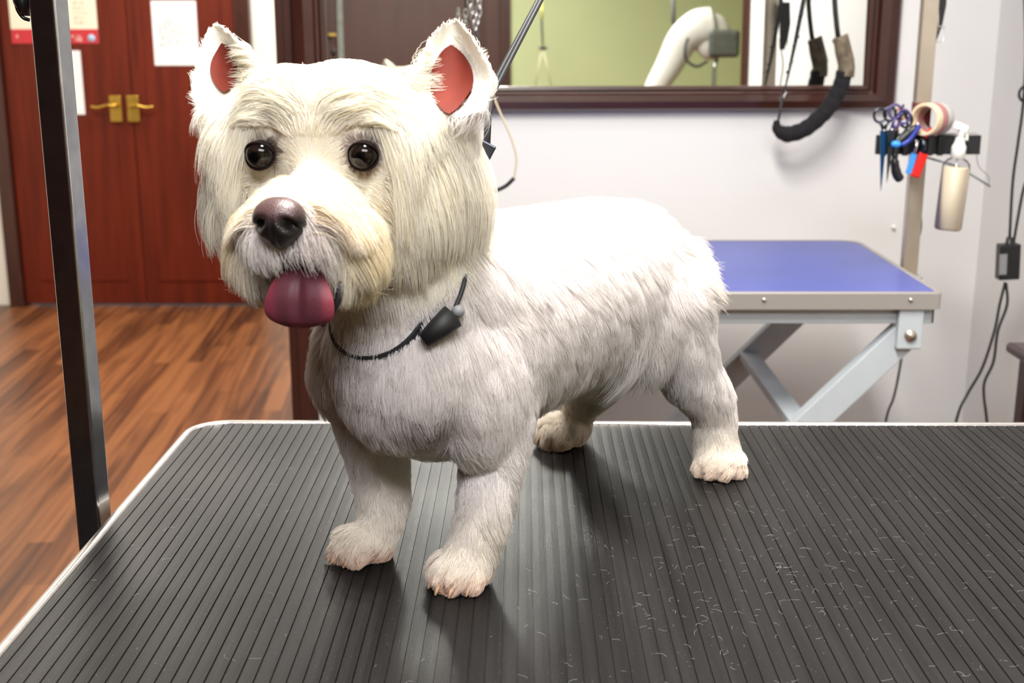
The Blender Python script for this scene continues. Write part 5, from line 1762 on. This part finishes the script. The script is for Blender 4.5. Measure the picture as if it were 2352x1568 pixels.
# ------------------------------------------------------------------ collar and lead
def hitp(px, py):
    loc, nn, _, dist = bvh.ray_cast(CAMP, ray(px, py).normalized())
    return loc, nn
def collar():
    seen = [(765, 765), (790, 790), (830, 808), (880, 812), (930, 804), (985, 775), (1030, 715), (1055, 665), (1068, 625)]
    P3 = []
    for (x, y) in seen:
        l, n_ = hitp(x, y)
        if l is not None: P3.append(l)
    A = np.array([tuple(p) for p in P3]); c = A.mean(0)
    a0, a1, am = Vector(A[0]), Vector(A[-1]), Vector(A[len(A) // 2])
    nrm_ = (a1 - a0).cross(am - a0).normalized()
    if nrm_.z < 0: nrm_ = -nrm_
    # centre of the neck inside that plane
    cen = (a0 + a1) / 2 + (HD * -.012)
    cen = cen - nrm_ * (cen - a0).dot(nrm_)
    xa = (am - cen); xa = (xa - nrm_ * xa.dot(nrm_)).normalized(); ya = nrm_.cross(xa)
    ring_ = []
    for k in range(72):
        a_ = 2 * PI * k / 72
        d = xa * math.cos(a_) + ya * math.sin(a_)
        l, n_, _, _ = bvh.ray_cast(cen + d * .30, -d)
        r_ = (l - cen).length if l is not None else .07
        ring_.append((d, min(r_, .105)))
    rs = np.array([r for _, r in ring_])
    for _ in range(6): rs = (np.roll(rs, 1) + rs * 2 + np.roll(rs, -1)) / 4
    root = empty('dog_collar', cen, 'narrow black collar round the neck of the white terrier, half hidden in fur', 'collar')
    hw_ = .0065; vs, fs = [], []
    for (d, _), r_ in zip(ring_, rs):
        for (dz, dr) in ((-hw_, -.0026), (-hw_, .0003), (hw_, .0003), (hw_, -.0026)):
            vs.append(cen + d * (r_ + dr) + nrm_ * dz)
    for k in range(72):
        k2 = (k + 1) % 72
        for j in range(4):
            j2 = (j + 1) % 4; fs.append((k * 4 + j, k * 4 + j2, k2 * 4 + j2, k2 * 4 + j))
    MB().add(vs, fs).build('collar_band', M['black_cord'], root, bevel=.0006)
    # the stiff black sleeve
    l, n_ = hitp(998, 765)
    e1 = hitp(966, 788)[0]; e2 = hitp(1030, 733)[0]
    off = n_ * .0115
    MB().tube([e1 + off * .8, e1.lerp(e2, .5) + off, e2 + off], [.0060, .0085, .0098], 20).build('sleeve', M['black_rubber'], root, label='stiff black rubber sleeve on the collar')
    b_, bn = hitp(1042, 706)
    MB().ell(b_ + bn * .009, .0050).build('bead', M['label_grey'], root, label='small grey bead')
    MB().tube(spline([e2 + off, hitp(1036, 716)[0] + n_ * .010, hitp(1052, 680)[0] + n_ * .007, hitp(1062, 650)[0] + n_ * .005, hitp(1068, 624)[0] + n_ * .001], 5), .0018, 8).build('cord', M['black_cord'], root)
collar()
def lead():
    Yb = .985
    top = Vector((at(1240, 0, 1.10).x, 1.10, ARM_H - .012))
    root = empty('grooming_lead', at(1125, 212, Yb + .03), 'doubled thin black lead slanting up from behind the terrier head', 'lead')
    for k, (bx, by, tx) in enumerate(((1122, 214, 1236), (1131, 216, 1243))):
        b_ = at(bx, by, Yb + .03); t_ = at(tx, 0, 1.085)
        dirn = (t_ - b_); e = t_ + dirn * ((ARM_H - .010 - t_.z) / dirn.z)
        low = at(1116 + 4 * k, 345, Yb + .01)
        MB().tube([low, at(1118 + 5 * k, 280, Yb + .02), b_, t_, e], .0021, 8).build('cord', M['black_cord'], root)
    c = at(1114, 345, Yb - .005)
    MB().box(c, (.014, .004, .013), Matrix.Rotation(math.radians(28), 3, 'Y')).build('clip', M['steel_dark'], root, bevel=.001, label='dark metal clip behind the cheek')
    MB().tube(spline([at(1116, 350, Yb + .01), at(1108, 420, Yb + .02), at(1085, 520, Yb + .03), hitp(1070, 610)[0] + Vector((0, .01, .004))], 5), .0021, 8).build('cord', M['black_cord'], root)
lead()

# ------------------------------------------------------------------ loose clippings on the mat
def clippings():
    r_ = np.random.default_rng(5); n = 420
    pts = np.empty((n, 6, 3)); 
    for i in range(n):
        if i % 3: px, py = r_.normal(1780, 230), r_.normal(1290, 140)
        else: px, py = r_.uniform(150, 2400), r_.uniform(1000, 1568)
        px = min(max(px, 120), 2420); py = min(max(py, 985), 1567)
        g = G(px, py, TZ)
        loc = RY.transposed() @ (g - TL)
        if not (0.03 < loc.x < TWI - .02 and 0.02 < -loc.y < TDE - .02): g = T(.6, .4)
        a_ = r_.uniform(0, 6.28); L_ = r_.uniform(.002, .010); cv = r_.normal() * 1.6
        for k in range(6):
            t = k / 5; aa = a_ + cv * t
            g = Vector((g.x + math.cos(aa) * L_ / 5, g.y + math.sin(aa) * L_ / 5, TZ + .0006 + .0008 * math.sin(PI * t) * r_.random()))
            pts[i, k] = g
    make_curves('hair_clippings', pts, .00006, .00004, np.tile(np.array([.62, .60, .57]), (n, 1)), None, label='loose white hair clippings scattered over the black ribbed mat', cat='hair clippings', kind='stuff')
clippings()
